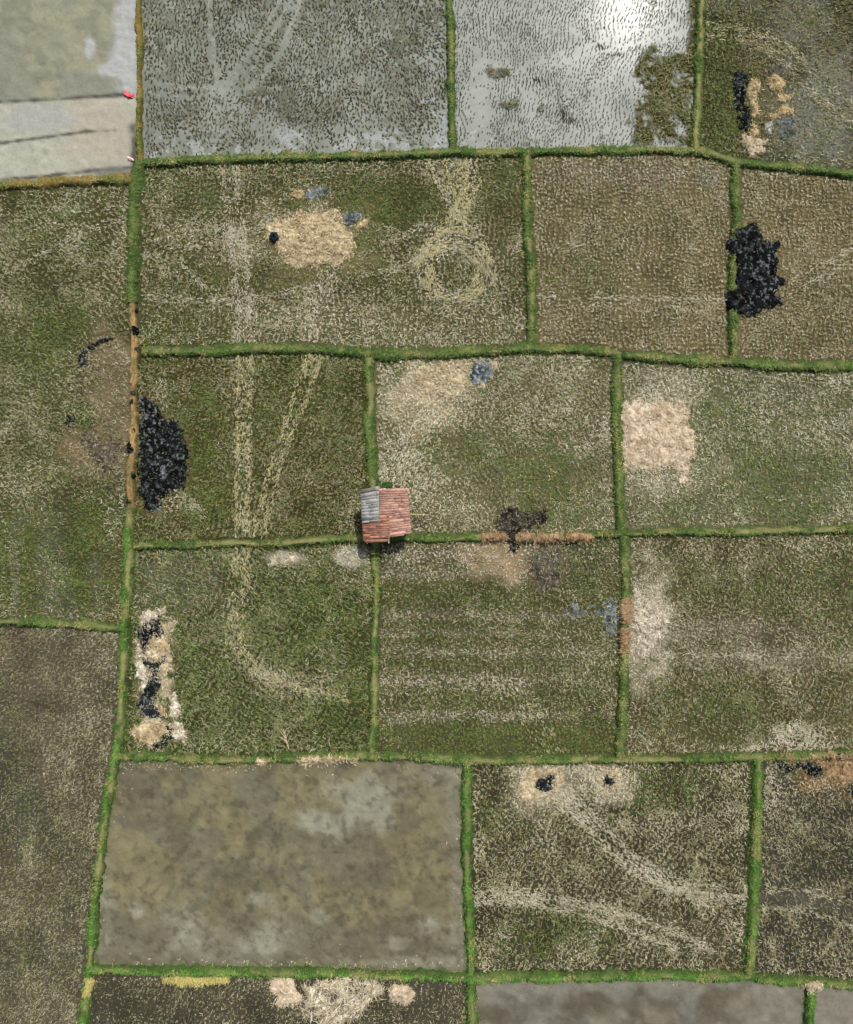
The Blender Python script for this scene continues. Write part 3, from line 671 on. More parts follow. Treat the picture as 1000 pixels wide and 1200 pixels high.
for f, poly in FIELDS.items():
    xs = [p[0] for p in poly]; ys = [p[1] for p in poly]
    x, y, q = cells(lambda a, b: inside(a, b, poly), min(xs), max(xs), min(ys), max(ys), 2.0)
    e = env(f, x, y)
    z = soil_z(x, y) + LOW.get(f, 0.0)
    if f == 3: z = z + 0.11 * e['tr'] * ss(0.25, 0.6, N(x, y, 6, 12, 3) + e['tr'] * 0.3)
    if f == 2: z = z + 0.03 * (N(x, y, 10, 9, 2) - 0.5)
    o = mesh_obj(FIELD_NAMES.get(f, 'soil'), np.stack([wx(x), wy(y), z], 1), q, M_MUD if f in FIELD_NAMES else M_SOIL, e['soil'], e['wet'], smooth=True)
    tag(o, kind='structure')
    if f in (2, 3):
        x2, y2, q2 = cells(lambda a, b: inside(a, b, poly), min(xs), max(xs), min(ys), max(ys), 10.0)
        w = mesh_obj('water', np.stack([wx(x2), wy(y2), np.full(len(x2), -0.045)], 1), q2, M_WATER[f]); tag(w, kind='structure')
    parts = []
    if f in (2, 3):
        # dark hills standing out of the water
        hx, hy = hills(f, poly, 3.6, 3.0 if f == 3 else 3.2, 0.12 if f == 3 else 0.05, 0.35 if f == 3 else 0.75, 200 + f)
        he = env(f, hx, hy); wet_only = (he['tr'] < rng.uniform(0.15, 0.85, len(hx))) if f == 3 else np.ones(len(hx), bool)
        keep = (rng.random(len(hx)) < he['st'] * 0.97) & wet_only
        i0 = np.nonzero(keep)[0]
        for k in range(3 if f == 3 else 4):
            i = i0[rng.random(len(i0)) < (1.0 if k < 2 else 0.6)]; n = len(i)
            a = np.pi / 2 + rng.normal(-0.25, 0.35, n) if f == 3 else np.pi / 2 + (N(hx[i], hy[i], 50, 8, 2) - 0.5) * 2.4 + rng.normal(0, 0.5, n)
            c = np.where((rng.random(n) < (0.16 if f == 3 else 0.2))[:, None], GRN2 * 0.6, lin(72, 69, 52) * rng.uniform(0.45, 1.4, n)[:, None])
            if f == 2:
                c = np.where((rng.random(n) < he['br'][i] * 0.35)[:, None], lin(124, 108, 74) * rng.uniform(0.7, 1.1, n)[:, None], c)
            parts.append(blades(hx[i] + rng.normal(0, 0.45, n), hy[i] + rng.normal(0, 0.6, n), np.full(n, -0.05), a, rng.uniform(0.06, 0.16, n) * (1.3 if f == 2 else 1.0), rng.uniform(0.017, 0.033, n) * (1.12 if f == 2 else 0.92), rng.uniform(0.03, 0.13, n), rng.normal(0, 0.03, n), c))
    if f not in (1,):
        hx, hy = hills(f, poly, 4.6 if f in (7, 8) else 4.2, 4.0 if f in (7, 8) else 3.5, {7: 0.0, 8: 0.05, 15: 0.1}.get(f, 0.3 * ((f * 37) % 5 - 2)), 0.4 if f in (7, 8) else 0.55, 400 + f)
        he = env(f, hx, hy)
        if f == 3: he['st'] = np.where(he['tr'] > rng.uniform(0.2, 0.9, len(hx)), 0.9, 0); he['tr'] = he['tr'] * 0; he['pale'] = he['pale'] * 0.4; he['gr'] = he['gr'] * 0 + 0.42
        if f == 2: he['st'] = he['st'] * 0.0 + 0.05
        hz = soil_z(hx, hy) + (0.03 if f == 3 else 0)
        for k in range(7):
            pr = he['st'] * (0.95 if k < 4 else 0.7)
            i = np.nonzero(rng.random(len(hx)) < pr)[0]; n = len(i)
            if not n: continue
            a = rng.uniform(0, 2 * np.pi, n)
            sway = (N(hx[i], hy[i], 16, 500 + f, 2) - 0.5) * 5 + f
            a = np.where(rng.random(n) < 0.3, sway + rng.normal(0, 0.5, n), a)
            al = rng.random(n) < he['tr'][i] * 0.85
            a = np.where(al, he['ta'][i] + rng.normal(0, 0.28, n), a)
            lying = rng.random(n) < 0.55
            L = rng.uniform(0.08, 0.23, n) * he['Lf'][i]
            W = rng.uniform(0.014, 0.033, n)
            rise = np.where(lying, rng.uniform(0.0, 0.06, n), rng.uniform(0.06, 0.22, n))
            zz = hz[i] + np.where(lying, rng.uniform(0.02, 0.10, n), 0.0)
            jo = 0.95 if f in (7, 8) else 1.1
            parts.append(blades(hx[i] + rng.normal(0, jo, n), hy[i] + rng.normal(0, jo, n), zz, a, L, W, rise, rng.normal(0, 0.04, n), straw_color(he, i)))
    for pts, spread, dens, tone in TRACKS.get(f, ()):
        P = np.array(pts, float); seg = np.hypot(*(P[1:] - P[:-1]).T); sl = np.concatenate([[0], np.cumsum(seg)])
        tg = np.linspace(0, sl[-1], 200); ker = np.hanning(41); ker /= ker.sum()
        sm = lambda a: np.convolve(np.concatenate([2 * a[0] - a[20:0:-1], a, 2 * a[-1] - a[-2:-22:-1]]), ker, 'valid')
        lx, ly = sm(np.interp(tg, sl, P[:, 0])), sm(np.interp(tg, sl, P[:, 1]))
        soft = (spread >= 2.0 and tone == 'p') or f in (10, 11, 13, 14, 7)
        spread = spread * (2.2 if soft and f in (10, 11, 13, 14) else 1.4); n = int(sl[-1] * dens * (0.30 if soft and f == 13 else 0.42 if soft else 0.64 if tone == 'y' and f == 6 else 0.55)); t = rng.uniform(0, 199, n)
        bx = np.interp(t, np.arange(200), lx); by = np.interp(t, np.arange(200), ly)
        hx_, hy_ = np.interp(t, np.arange(200), np.gradient(lx)), np.interp(t, np.arange(200), np.gradient(ly))
        ln = np.hypot(hx_, hy_); off = rng.normal(0, spread, n) + (N(bx, by, 18, 701, 2) - 0.5) * 2.5
        bx, by = bx - hy_ / ln * off, by + hx_ / ln * off
        k = (rng.random(n) < 1.7 * N(bx, by, 15, 702, 3) - 0.15) & inside(bx, by, poly) & (bank_edge(bx, by) > 0) & (np.abs(bx - 500) < 530) & (np.abs(by - 600) < 630)
        bx, by, a = bx[k], by[k], np.arctan2(-hy_, hx_)[k]; n = len(bx)
        tt = rng.random(n)[:, None]; c = (DULL * 0.35 + MIDS * 0.65) * (1 - tt) + (YLW * 0.9 if tone == 'y' else PALE * 0.92) * tt
        parts.append(blades(bx, by, soil_z(bx, by) + rng.uniform(0.06, 0.16, n), a + rng.normal(0, 0.5, n), rng.uniform(0.08, 0.24, n), rng.uniform(0.015, 0.031, n), rng.uniform(-0.01, 0.04, n), rng.normal(0, 0.04, n), c))
    if parts:
        v, qq, c = join(parts)
        o = mesh_obj('stubble', v, qq, M_STRAW, c)
        tag(o, HILL_LABEL[f], 'stubble', kind='stuff')

# ------------------------------------------------------------------ the banks: raised earth, then their grass
gparts = []
for bi, (nm, pts, w, kind) in enumerate(BANKS):
    w = w * 0.85
    P = np.array(pts, float)
    seg = np.hypot(*(P[1:] - P[:-1]).T); s = np.concatenate([[0], np.cumsum(seg)])
    m = max(4, int(s[-1] / 2.5)); t = np.linspace(0, s[-1], m)
    cx = np.interp(t, s, P[:, 0]); cy = np.interp(t, s, P[:, 1])
    ker = np.hanning(15); ker /= ker.sum()
    pad = lambda a: np.convolve(np.concatenate([2 * a[0] - a[7:0:-1], a, 2 * a[-1] - a[-2:-9:-1]]), ker, 'valid')
    if m > 20: cx, cy = pad(cx), pad(cy)
    wob = (N(cx, cy, 30, 71, 2) - 0.5) * 2.4
    tx, ty = np.gradient(cx), np.gradient(cy); l = np.hypot(tx, ty); nx, ny = -ty / l, tx / l
    us = np.linspace(-1.12, 1.12, 15)
    U, T = np.meshgrid(us, np.arange(m))
    hw = w * 0.5 * (1 + 0.5 * (N(cx * 1.0, cy, 16, 72 + bi, 2) - 0.5) + 0.35 * (N(cx, cy, 5, 172 + bi, 2) - 0.5))[:, None]
    lump = 1 + 0.35 * (N(cx[:, None] + nx[:, None] * U * hw, cy[:, None] + ny[:, None] * U * hw, 5, 73, 2) - 0.5) * (np.abs(U) > 0.5)
    X = cx[:, None] + nx[:, None] * (U * hw * lump + wob[:, None]); Y = cy[:, None] + ny[:, None] * (U * hw * lump + wob[:, None])
    prof = 1 - np.clip(np.abs(U), 0, 1.12) ** 3
    Z = BH * prof + 0.04 * (N(X, Y, 6, 74, 2) - 0.5) + bi * 0.002 - 0.02
    if kind in ('path', 'bare'): Z = Z - 0.05 * np.exp(-(U / 0.35) ** 2)
    nn = N(X, Y, 14, 75, 3)
    base = np.zeros(X.shape + (3,)) + lin(66, 84, 42)
    base = base * (0.8 + 0.4 * N(X, Y, 30, 76, 2)[..., None])
    if kind == 'brown':
        mm = np.clip(ss(0.3, 0.65, nn) + 0.25, 0, 1)[..., None]; base = base * (1 - mm) + lin(128, 110, 62) * mm
    pm = np.exp(-((U + 0.1) / 0.5) ** 2) * {'path': 0.85, 'green': 0.6, 'brown': 0.3, 'bare': 0}[kind] * ss(0.35, 0.65, N(X, Y, 20, 78, 3))
    base = base * (1 - pm[..., None]) + lin(142, 136, 92) * pm[..., None]
    if kind == 'bare':
        base = np.zeros(X.shape + (3,)) + lin(150, 122, 84); base = base * (0.65 + 0.6 * nn[..., None])
        mm = (ss(0.55, 0.85, np.abs(U)) * 0.7 * N(X, Y, 12, 79, 2))[..., None]; base = base * (1 - mm) + lin(92, 88, 48) * mm
    k = len(us); j, i = np.meshgrid(np.arange(m - 1), np.arange(k - 1), indexing='ij'); a = (j * k + i).ravel()
    q = np.stack([a, a + k, a + k + 1, a + 1], 1)[:, ::-1]
    o = mesh_obj('path', np.stack([wx(X).ravel(), wy(Y).ravel(), Z.ravel()], 1), q, M_BANK, base.reshape(-1, 3), smooth=True)
    tag(o, kind='structure')
    # grass
    area = s[-1] * w * S * S
    n = int(area * (460 if kind in ('green', 'path') else 150 if kind == 'brown' else 50))
    tt = rng.uniform(0, m - 1.001, n); ti = tt.astype(int); fr = tt - ti
    u = np.clip(rng.normal(0, 0.6, n), -1.2, 1.2)
    # tufts hold together: thin the path
    gx = cx[ti] * (1 - fr) + cx[ti + 1] * fr; gy = cy[ti] * (1 - fr) + cy[ti + 1] * fr
    hwi = hw[ti, 0]
    gx = gx + nx[ti] * (u * hwi + wob[ti]); gy = gy + ny[ti] * (u * hwi + wob[ti])
    dens = 0.25 + 0.95 * N(gx, gy, 9, 81, 3) - {'path': 1.2, 'green': 0.55, 'brown': 0.2, 'bare': 0}[kind] * np.exp(-((u + 0.1) / 0.5) ** 2) * ss(0.35, 0.65, N(gx, gy, 20, 78, 3))
    ok = (rng.random(n) < dens) & (gx > -40) & (gx < 1040) & (gy > -40) & (gy < 1240)
    gx, gy, u = gx[ok], gy[ok], u[ok]; n = len(gx)
    if not n: continue
    gz = BH * (1 - np.clip(np.abs(u), 0, 1) ** 3) - 0.02 + bi * 0.002
    ha = np.arctan2(-(ny[ti][ok]), nx[ti][ok]); ang = np.where(rng.random(n) < 0.6, ha + np.where(u > 0, 0, np.pi) + rng.normal(0, 0.7, n), rng.uniform(0, 6.28, n))
    g = np.clip(0.6 * N(gx, gy, 34, 82, 3) + 0.5 * N(gx, gy, 9, 85, 3) + rng.normal(0, 0.18, n), 0, 1)[:, None]
    sat = 1 if nm in ('H6', 'V10', 'V11', 'V1c', 'V12') else 0
    col = (lin(62, 102, 40) if sat else lin(62, 92, 42)) * (1 - g) + (lin(112, 150, 70) if sat else lin(120, 140, 76)) * g
    if kind == 'brown' or nm == 'H0':
        b = (rng.random(n) < 0.6)[:, None]; col = np.where(b, lin(148, 130, 70) * (0.7 + 0.5 * g), col)
    col = col * (0.78 + 0.3 * np.exp(-(u / 0.5) ** 2))[:, None]  # grass tint darkened toward the bank edges, painting in the shade there
    dry = (rng.random(n) < 0.05)[:, None]; col = np.where(dry | (rng.random((n, 1)) < 0.55 * ss(0.58, 0.8, N(gx, gy, 22, 83, 3))[:, None]), lin(158, 152, 96) * rng.uniform(0.8, 1.1, (n, 1)), col)
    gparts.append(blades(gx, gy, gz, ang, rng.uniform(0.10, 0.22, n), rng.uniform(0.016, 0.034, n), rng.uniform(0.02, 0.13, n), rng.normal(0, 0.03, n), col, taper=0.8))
# leafy weeds behind the hut
n = 150
wxp = rng.normal(453, 4, n); wyp = rng.normal(569, 2.0, n)
gparts.append(blades(wxp, wyp, 0.05 + rng.uniform(0, 0.15, n), rng.uniform(0, 6.28, n), rng.uniform(0.1, 0.2, n), rng.uniform(0.03, 0.06, n), rng.uniform(0, 0.08, n), rng.normal(0, 0.02, n), lin(54, 86, 38) * rng.uniform(0.5, 1.3, n)[:, None], taper=0.8))
v, q, c = join(gparts)
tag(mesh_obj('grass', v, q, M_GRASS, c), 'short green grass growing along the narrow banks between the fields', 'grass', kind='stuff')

# ------------------------------------------------------------------ heaps: burnt, ash, straw
PAL = {
    'burnt': (lin(14, 15, 15), lin(29, 32, 33), lin(112, 118, 119), 0.30, M_ASH, 'burnt_straw'),
    'blueburnt': (lin(18, 20, 22), lin(38, 43, 48), lin(96, 102, 106), 0.22, M_ASH, 'burnt_straw'),
    'ash': (lin(52, 58, 62), lin(108, 117, 122), lin(158, 165, 168), 0.4, M_ASH, 'ash_flakes'),
    'paleash': (lin(118, 120, 118), lin(158, 160, 158), lin(196, 196, 190), 0.4, M_ASH, 'ash_flakes'),
    'greyburn': (lin(24, 22, 20), lin(64, 60, 54), lin(124, 114, 98), 0.3, M_ASH, 'burnt_straw'),
    'scorch': (lin(56, 52, 47), lin(92, 85, 74), lin(124, 114, 98), 0.35, M_ASH, 'burnt_straw'),
    'straw': (lin(140, 122, 88), lin(202, 184, 148), lin(226, 212, 180), 0.45, M_HEAP, 'loose_straw'),
    'gold': (lin(140, 120, 82), lin(194, 174, 130), lin(218, 202, 160), 0.45, M_HEAP, 'loose_straw'),
    'white': (lin(162, 146, 116), lin(214, 204, 184), lin(236, 230, 216), 0.45, M_HEAP, 'loose_straw'),
    'tan': (lin(170, 150, 122), lin(206, 189, 162), lin(222, 209, 186), 0.45, M_HEAP, 'loose_straw'),
    'orange': (lin(126, 102, 72), lin(166, 138, 104), lin(196, 170, 134), 0.45, M_HEAP, 'loose_straw'),
    'tangle': (lin(104, 92, 70), lin(198, 186, 156), lin(232, 224, 202), 0.6, M_HEAP, 'loose_straw'),
    'yellow': (lin(160, 150, 84), lin(196, 184, 112), lin(216, 206, 142), 0.45, M_HEAP, 'loose_straw'),
}
heap_n = [0]


def heap(name, label, cat, outline, H, pal, group=None, strands=1.0, soft=5.0, ragged=3.0, radial=0.0, rot=None, thin=False, Ls=(0.08, 0.24), hole=None):
    heap_n[0] += 1; sd = 600 + heap_n[0] * 3
    lo, md, hi, th, mat, sname = PAL[pal]
    P = np.array(outline, float); cx, cy = P.mean(0)
    xs, ys = P[:, 0], P[:, 1]; pad = 6
    small = (xs.max() - xs.min()) < 30
    st = 0.6 if mat is M_ASH else 0.7 if small else 1.0

    def inner(a, b):
        d = sdist(a, b, outline) + (N(a, b, 7, sd, 3) - 0.5) * ragged * 2
        if hole is not None: d = np.minimum(d, -sdist(a, b, hole) + (N(a, b, 5, sd + 1, 2) - 0.5) * 3)
        if thin: d = np.where(N(a, b, 6, sd + 2, 3) < 0.33 + 0.14 * np.exp(-np.clip(d, 0, None) / 3.0), -1, d)
        return d
    x, y, q = cells(lambda a, b: inner(a, b) > 0, xs.min() - pad, xs.max() + pad, ys.min() - pad, ys.max() + pad, st)
    d = np.clip(inner(x, y), 0, None)
    gz = ground_z(x, y)
    h = H * (0.4 if mat is M_ASH else 0.9) * (1 - np.exp(-d / soft)) * (0.45 + 1.1 * N(x, y, 6, sd + 1, 5)) + (0.03 if mat is M_ASH else 0.06) * (N(x, y, 3, sd + 2, 2) - 0.5)
    z0 = ground_z(np.array([cx]), np.array([cy]))[0]
    z = np.where(d < 0.4, gz - 0.03, gz + 0.03 + np.clip(h, 0, None))
    k1 = ss(0.25, 0.75, N(x, y, 8, sd + 4, 4)); k2 = ss(1 - th - 0.08, 1 - th * 0.35, N(x * 1.0, y, 3.4 if mat is M_ASH else 6.5, sd + 5, 4)) * (0.35 + 0.65 * ss(0.3, 0.7, N(x, y, 24, sd + 6, 2)))
    col = lo + (md - lo) * k1[:, None]; col = col + (hi - col) * k2[:, None]
    ox, oy = wx(cx), wy(cy)
    root = empty(name, (ox, oy, z0))
    tag(root, label, cat, group)
    off = np.array([ox, oy, z0])
    part = 'ash_bed' if mat is M_ASH else 'straw_mound'
    mesh_obj(part, np.stack([wx(x), wy(y), z], 1) - off, q, mat, col, parent=root, smooth=True)
    # loose strands on and around it
    area = len(q) * (st * S) ** 2
    if mat is M_ASH: Ls = (0.05, 0.15)
    n = int(min(6000, area * 200 * strands * (0.45 if pal in ('ash', 'paleash') else 0.45 if mat is M_ASH else 1)))
    if n > 8:
        i = rng.integers(0, len(x), n)
        sx = x[i] + rng.normal(0, 1.3, n); sy = y[i] + rng.normal(0, 1.3, n)
        a = rng.uniform(0, 6.28, n)
        out = np.arctan2(-(sy - cy), sx - cx)
        if radial:
            rd = (rng.random(n) < radial) & (d[i] < 3.0); a = np.where(rd, out + rng.normal(0, 0.35, n), a)
        if rot is not None: a = rot + rng.normal(0, 0.35, n)
        t = rng.random(n)[:, None]
        c = lo + (md - lo) * np.clip(t * 1.6, 0, 1); c = np.where(t > 1 - th * 0.35, hi, c) * rng.uniform(0.75, 1.15, n)[:, None]
        v, qq, cc = blades(sx, sy, z[i] + rng.uniform(0.02, 0.07, n), a, rng.uniform(*Ls, n), rng.uniform(0.015, 0.034, n), rng.uniform(-0.01, 0.07, n), rng.normal(0, 0.03, n), c)
        s_ = mesh_obj(sname, v - off, qq, M_STRAW if mat is M_HEAP else M_ASH, cc, parent=root)
        s_['kind'] = 'stuff'
    return root


def blob(cx, cy, rx, ry, n=14, sd=0):
    t = np.linspace(0, 2 * np.pi, n, endpoint=False)
    r = 0.85 + 0.3 * np.array([math.sin(3 * a + sd) * 0.5 + math.cos(2 * a + sd * 1.7) * 0.5 for a in t])
    return [(cx + rx * q * math.cos(a), cy + ry * q * math.sin(a)) for a, q in zip(t, r)]


def rect(x0, x1, y0, y1): return [(x0, y0), ((x0 + x1) / 2, y0 - .5), (x1, y0), (x1, y1), ((x0 + x1) / 2, y1 + .5), (x0, y1)]


B = 'burnt straw heap'; A_ = 'ash heap'; SH = 'straw heap'
G1, G2, G3 = 'burnt straw heaps in the fields', 'straw heaps in the fields', 'ash heaps in the fields'
heap('burnt_heap', 'largest black burnt heap, beside the brown bare path on the left', B,
     BURN_L, 0.3, 'burnt', G1, 1.0, ragged=3.2)
heap('burnt_heap', 'big lobed black burnt heap lying across a green bank between two brown fields', B,
     BURN_R, 0.4, 'burnt', G1, 1.0, ragged=2.0, soft=4)
heap('burnt_heap', 'thin curved black burn mark in the tall left field', B, [(91, 424), (91, 415), (97, 409), (110, 401), (120, 396), (131, 394), (133, 398), (122, 403), (110, 409), (103, 415), (103, 427), (95, 433)], 0.4, 'burnt', G1, 0.9, ragged=1.2)
heap('burnt_heap', 'small lone round charred spot in the tall left field', B, blob(83, 492, 7.5, 8.5, sd=1), 0.3, 'burnt', G1, 0.8, ragged=1.0)
heap('burnt_heap', 'small blackened clump at the top of the brown bare path', B, blob(160, 389, 6.5, 5, sd=2), 0.12, 'burnt', G1, 0.8, ragged=1.5)
heap('burnt_heap', 'small burnt scraps below the curved burn mark', B, blob(115, 433, 8, 4, sd=3), 0.06, 'greyburn', G1, 0.8, ragged=2.5, thin=True)
for (a, b, r, sd, lb) in ((157, 460, 3.6, 4, 'round dark charred spot on the brown bare path, upper of two'), (156, 471, 3.0, 5, 'dark charred spot on the brown bare path, lower of two'), (153, 525, 6, 6, 'blackened patch on the brown path touching the largest burnt heap'),
                          (152, 588, 4, 7, 'small dark charred ring at the lower end of the brown path'), (162, 363, 3, 8, 'tiny charred spot where the green path turns brown'), (158, 556, 3.6, 9, 'charred crumbs between the brown path and the largest burnt heap'), (162, 410, 2.6, 10, 'tiny charred spot where the brown path meets a green bank')):
    heap('burnt_heap', lb, B, blob(a, b, r, r * 1.15, sd=sd), 0.07, 'burnt' if r > 3.8 else 'greyburn', G1, 0.8, ragged=1.0)
heap('burnt_heap', 'broad thin grey brown scorched patch left of the largest burnt heap', B, [(95, 512), (105, 508), (120, 515), (140, 512), (147, 515), (140, 530), (135, 555), (125, 550), (110, 548), (103, 535)], 0.05, 'scorch', G1, 0.7, ragged=8)
SB = 'burnt'
heap('burnt_heap', 'sooty black patch with a tail crossing the orange straw on the bank', B, [(577, 609), (588, 597), (606, 595), (628, 600), (642, 597), (640, 611), (628, 617), (613, 621), (607, 627), (606, 646), (597, 644), (595, 627), (586, 619)], 0.3, 'greyburn', G1, 0.9, ragged=4.0)
heap('burnt_heap', 'brownish scorched patch below the orange straw on the bank', B, [(620, 655), (635, 645), (655, 648), (660, 660), (655, 672), (656, 684), (645, 690), (630, 690), (625, 680)], 0.08, 'scorch', G1, 0.8, ragged=6.0)
heap('burnt_heap', 'black star shaped burn spot ringed by pale straw', B, [(626, 922), (632, 912), (640, 910), (650, 908), (652, 912), (647, 916), (646, 926), (639, 929), (632, 925)], 0.45, 'blueburnt', G1, 0.8, ragged=1.6)
heap('burnt_heap', 'small black burn spot right of the star shaped one', B, [(705, 912), (711, 908), (718, 912), (724, 916), (719, 919), (712, 923), (706, 919)], 0.35, 'blueburnt', G1, 0.8, ragged=1.8)
heap('burnt_heap', 'long black burnt heap beside the orange strip near the right edge', B, [(911, 894), (930, 892), (950, 894), (964, 900), (964, 908), (955, 914), (948, 908), (940, 903), (925, 905), (912, 904)], 0.22, 'burnt', G1, 0.9, ragged=2.4)
heap('burnt_heap', 'small burnt clump with grey flakes on top of the orange strip', B, [(978, 879), (986, 882), (993, 885), (984, 889), (978, 886)], 0.14, 'burnt', G1, 0.8, ragged=1.4)
heap('burnt_heap', 'burnt clump at the right end of the orange strip', B, [(990, 925), (997, 918), (1014, 916), (1014, 932), (998, 931)], 0.16, 'burnt', G1, 0.8, ragged=1.8)
heap('burnt_heap', 'charred patch in the middle of the orange strip', B, blob(994, 899, 7, 5, sd=12), 0.08, 'greyburn', G1, 0.8, ragged=2.4, thin=True)
heap('burnt_heap', 'upright column of black ash beside gold straw in the top right field', B, [(861, 85), (870, 84), (880, 88), (878, 98), (874, 110), (874, 122), (880, 135), (881, 152), (875, 157), (866, 153), (863, 142), (864, 130), (860, 122), (859, 105)], 0.35, 'burnt', G1, 0.9, ragged=2.0)
heap('burnt_heap', 'black sooty heap at the top of the white straw row on the left', B, [(159, 731), (166, 735), (175, 725), (188, 721), (193, 742), (184, 748), (178, 762), (168, 768), (165, 752), (162, 745)], 0.24, 'burnt', G1, 0.8, ragged=3.0)
heap('burnt_heap', 'small black heap in the middle of the white straw row on the left', B, [(167, 770), (178, 772), (194, 768), (192, 785), (180, 788), (168, 784)], 0.24, 'burnt', G1, 0.8, ragged=1.6)
heap('burnt_heap', 'tall blue black burnt heap in the white straw row on the left', B, [(180, 787), (190, 796), (188, 806), (184, 820), (186, 832), (195, 840), (205, 843), (190, 842), (176, 841), (164, 840), (163, 825), (166, 812), (172, 800)], 0.3, 'blueburnt', G1, 0.9, ragged=1.6)
heap('burnt_heap', 'black burnt streak at the bottom of the white straw row on the left', B, [(177, 869), (187, 863), (196, 847), (206, 852), (200, 869), (191, 879), (180, 877)], 0.3, 'burnt', G1, 0.8, ragged=2.4)
heap('burnt_heap', 'faint charred smudge right of the white straw row', B, blob(206, 769, 5, 9, sd=3), 0.05, 'scorch', G1, 0.6, ragged=2.4, thin=True)

heap('ash_heap', 'blue grey cross shaped ash heap just below the upper green bank', A_, [(550, 425), (556, 424), (562, 421), (568, 424), (576, 422), (577, 430), (580, 440), (575, 445), (568, 447), (560, 452), (553, 450), (549, 442), (551, 434)], 0.2, 'ash', G3, 0.8, ragged=2.0)
heap('ash_heap', 'upper blue grey ash heap above the beige chaff heap', A_, [(354, 233), (362, 222), (375, 218), (384, 220), (385, 228), (378, 233), (365, 235)], 0.3, 'ash', G3, 0.6, ragged=1.4)
heap('ash_heap', 'blue grey ash heap at the right of the beige chaff heap', A_, [(400, 252), (412, 246), (425, 248), (426, 255), (415, 264), (405, 266), (400, 260)], 0.28, 'ash', G3, 0.6, ragged=1.4)
heap('ash_heap', 'tiny pale ash patch at the upper left of the beige chaff heap', A_, blob(315, 256, 5, 4, sd=5), 0.06, 'paleash', G3, 0.6, ragged=1.6)
heap('ash_heap', 'upright blue grey ash strip beside the brown straw on a bank', A_, [(706, 706), (715, 700), (724, 705), (726, 725), (722, 740), (716, 748), (709, 742), (708, 725), (702, 715)], 0.14, 'ash', G3, 0.8, ragged=2.2)
heap('ash_heap', 'faint horizontal blue grey ash strip joining the upright one', A_, [(660, 712), (675, 708), (695, 709), (706, 714), (700, 724), (680, 726), (662, 726)], 0.05, 'ash', G3, 0.6, ragged=3.0, thin=True)
heap('ash_heap', 'small white grey ash spot among gold straw in the top right field', A_, [(896, 145), (905, 142), (908, 150), (902, 157), (896, 155)], 0.08, 'paleash', G3, 0.7, ragged=1.6)
heap('burnt_heap', 'thin grey brown scorch at the top right of the gold straw lumps', B, [(893, 88), (905, 78), (920, 75), (924, 84), (910, 90), (900, 96)], 0.06, 'scorch', G1, 0.8, ragged=4, thin=True)
heap('ash_heap', 'faint grey ash spread right of the small white grey ash spot', A_, [(908, 142), (922, 139), (934, 146), (932, 158), (918, 162), (909, 156)], 0.05, 'ash', G3, 0.8, ragged=4, thin=True)
heap('straw_heap', 'few gold straw scraps between the two lumps in the top right field', SH, [(908, 116), (918, 111), (928, 114), (926, 120), (912, 121)], 0.08, 'gold', G2, 1.0, ragged=2.5)
heap('ash_heap', 'pale grey ash patch below left of the hut', A_, [(393, 645), (405, 641), (420, 642), (428, 650), (420, 660), (408, 665), (397, 660)], 0.05, 'paleash', G3, 0.8, ragged=3.0, thin=True)

heap('straw_heap', 'broad beige chaff heap between three ash heaps', SH, [(309, 270), (318, 258), (335, 258), (350, 248), (375, 247), (395, 245), (402, 262), (412, 276), (418, 285), (410, 300), (395, 310), (375, 313), (350, 315), (335, 308), (328, 298), (325, 290), (310, 278)], 0.22, 'straw', G2, 0.8, ragged=3.5, soft=9)
heap('straw_heap', 'gold straw lump at the left of the upper blue grey ash heap', SH, [(340, 228), (350, 221), (357, 223), (356, 231), (345, 234)], 0.16, 'gold', G2, 0.8, ragged=1.5)
heap('straw_heap', 'gold straw slab under the right blue grey ash heap', SH, [(416, 266), (427, 256), (434, 258), (430, 266), (420, 271)], 0.2, 'gold', G2, 0.8, ragged=1.2)
heap('straw_heap', 'square flat beige chaff pile beside a green bank on the right', SH, [(727, 474), (745, 470), (775, 470), (800, 474), (806, 485), (806, 495), (814, 505), (815, 530), (808, 548), (808, 560), (804, 570), (795, 566), (792, 552), (780, 550), (755, 552), (730, 552), (729, 520)], 0.16, 'tan', G2, 0.5, ragged=3.0, soft=6)
heap('straw_heap', 'fan of white straw spread right of the brown straw on a bank', SH, [(744, 690), (752, 700), (764, 708), (772, 718), (782, 728), (780, 738), (770, 750), (765, 768), (750, 768), (743, 740)], 0.14, 'white', G2, 1.2, ragged=5, radial=0.8, thin=True)
heap('straw_heap', 'thin pale straw patch left of the cross shaped ash heap', SH, [(490, 430), (520, 425), (548, 425), (550, 440), (550, 454), (540, 464), (518, 466), (494, 458), (482, 446)], 0.05, 'straw', G2, 0.9, ragged=5, thin=True)
heap('straw_heap', 'small tan straw bundle at the upper right arm of the cross shaped ash heap', SH, [(575, 423), (582, 424), (582, 432), (576, 432)], 0.16, 'tan', G2, 0.8, ragged=1)
heap('straw_heap', 'small tan straw bundle below the cross shaped ash heap', SH, [(562, 447), (569, 447), (569, 455), (562, 454)], 0.14, 'tan', G2, 0.8, ragged=1)
for (a, b, lb) in ((565, 594, 'orange straw roll on the bank left of the sooty tail'), (605, 627, 'short orange straw roll on the bank right of the sooty tail'), (628, 660, 'middle orange straw roll on the bank, in the row right of the tail'), (662, 694, 'rightmost orange straw roll on the horizontal bank')):
    heap('straw_heap', lb, SH, rect(a, b, 624.5, 635.5), 0.28, 'orange', G2, 1.0, ragged=1.5, rot=math.pi / 2, soft=4)
heap('straw_heap', 'upper brown straw lump on the vertical bank beside blue grey ash', SH, rect(727, 740, 700, 729), 0.2, 'orange', G2, 1.0, ragged=2, rot=0.2)
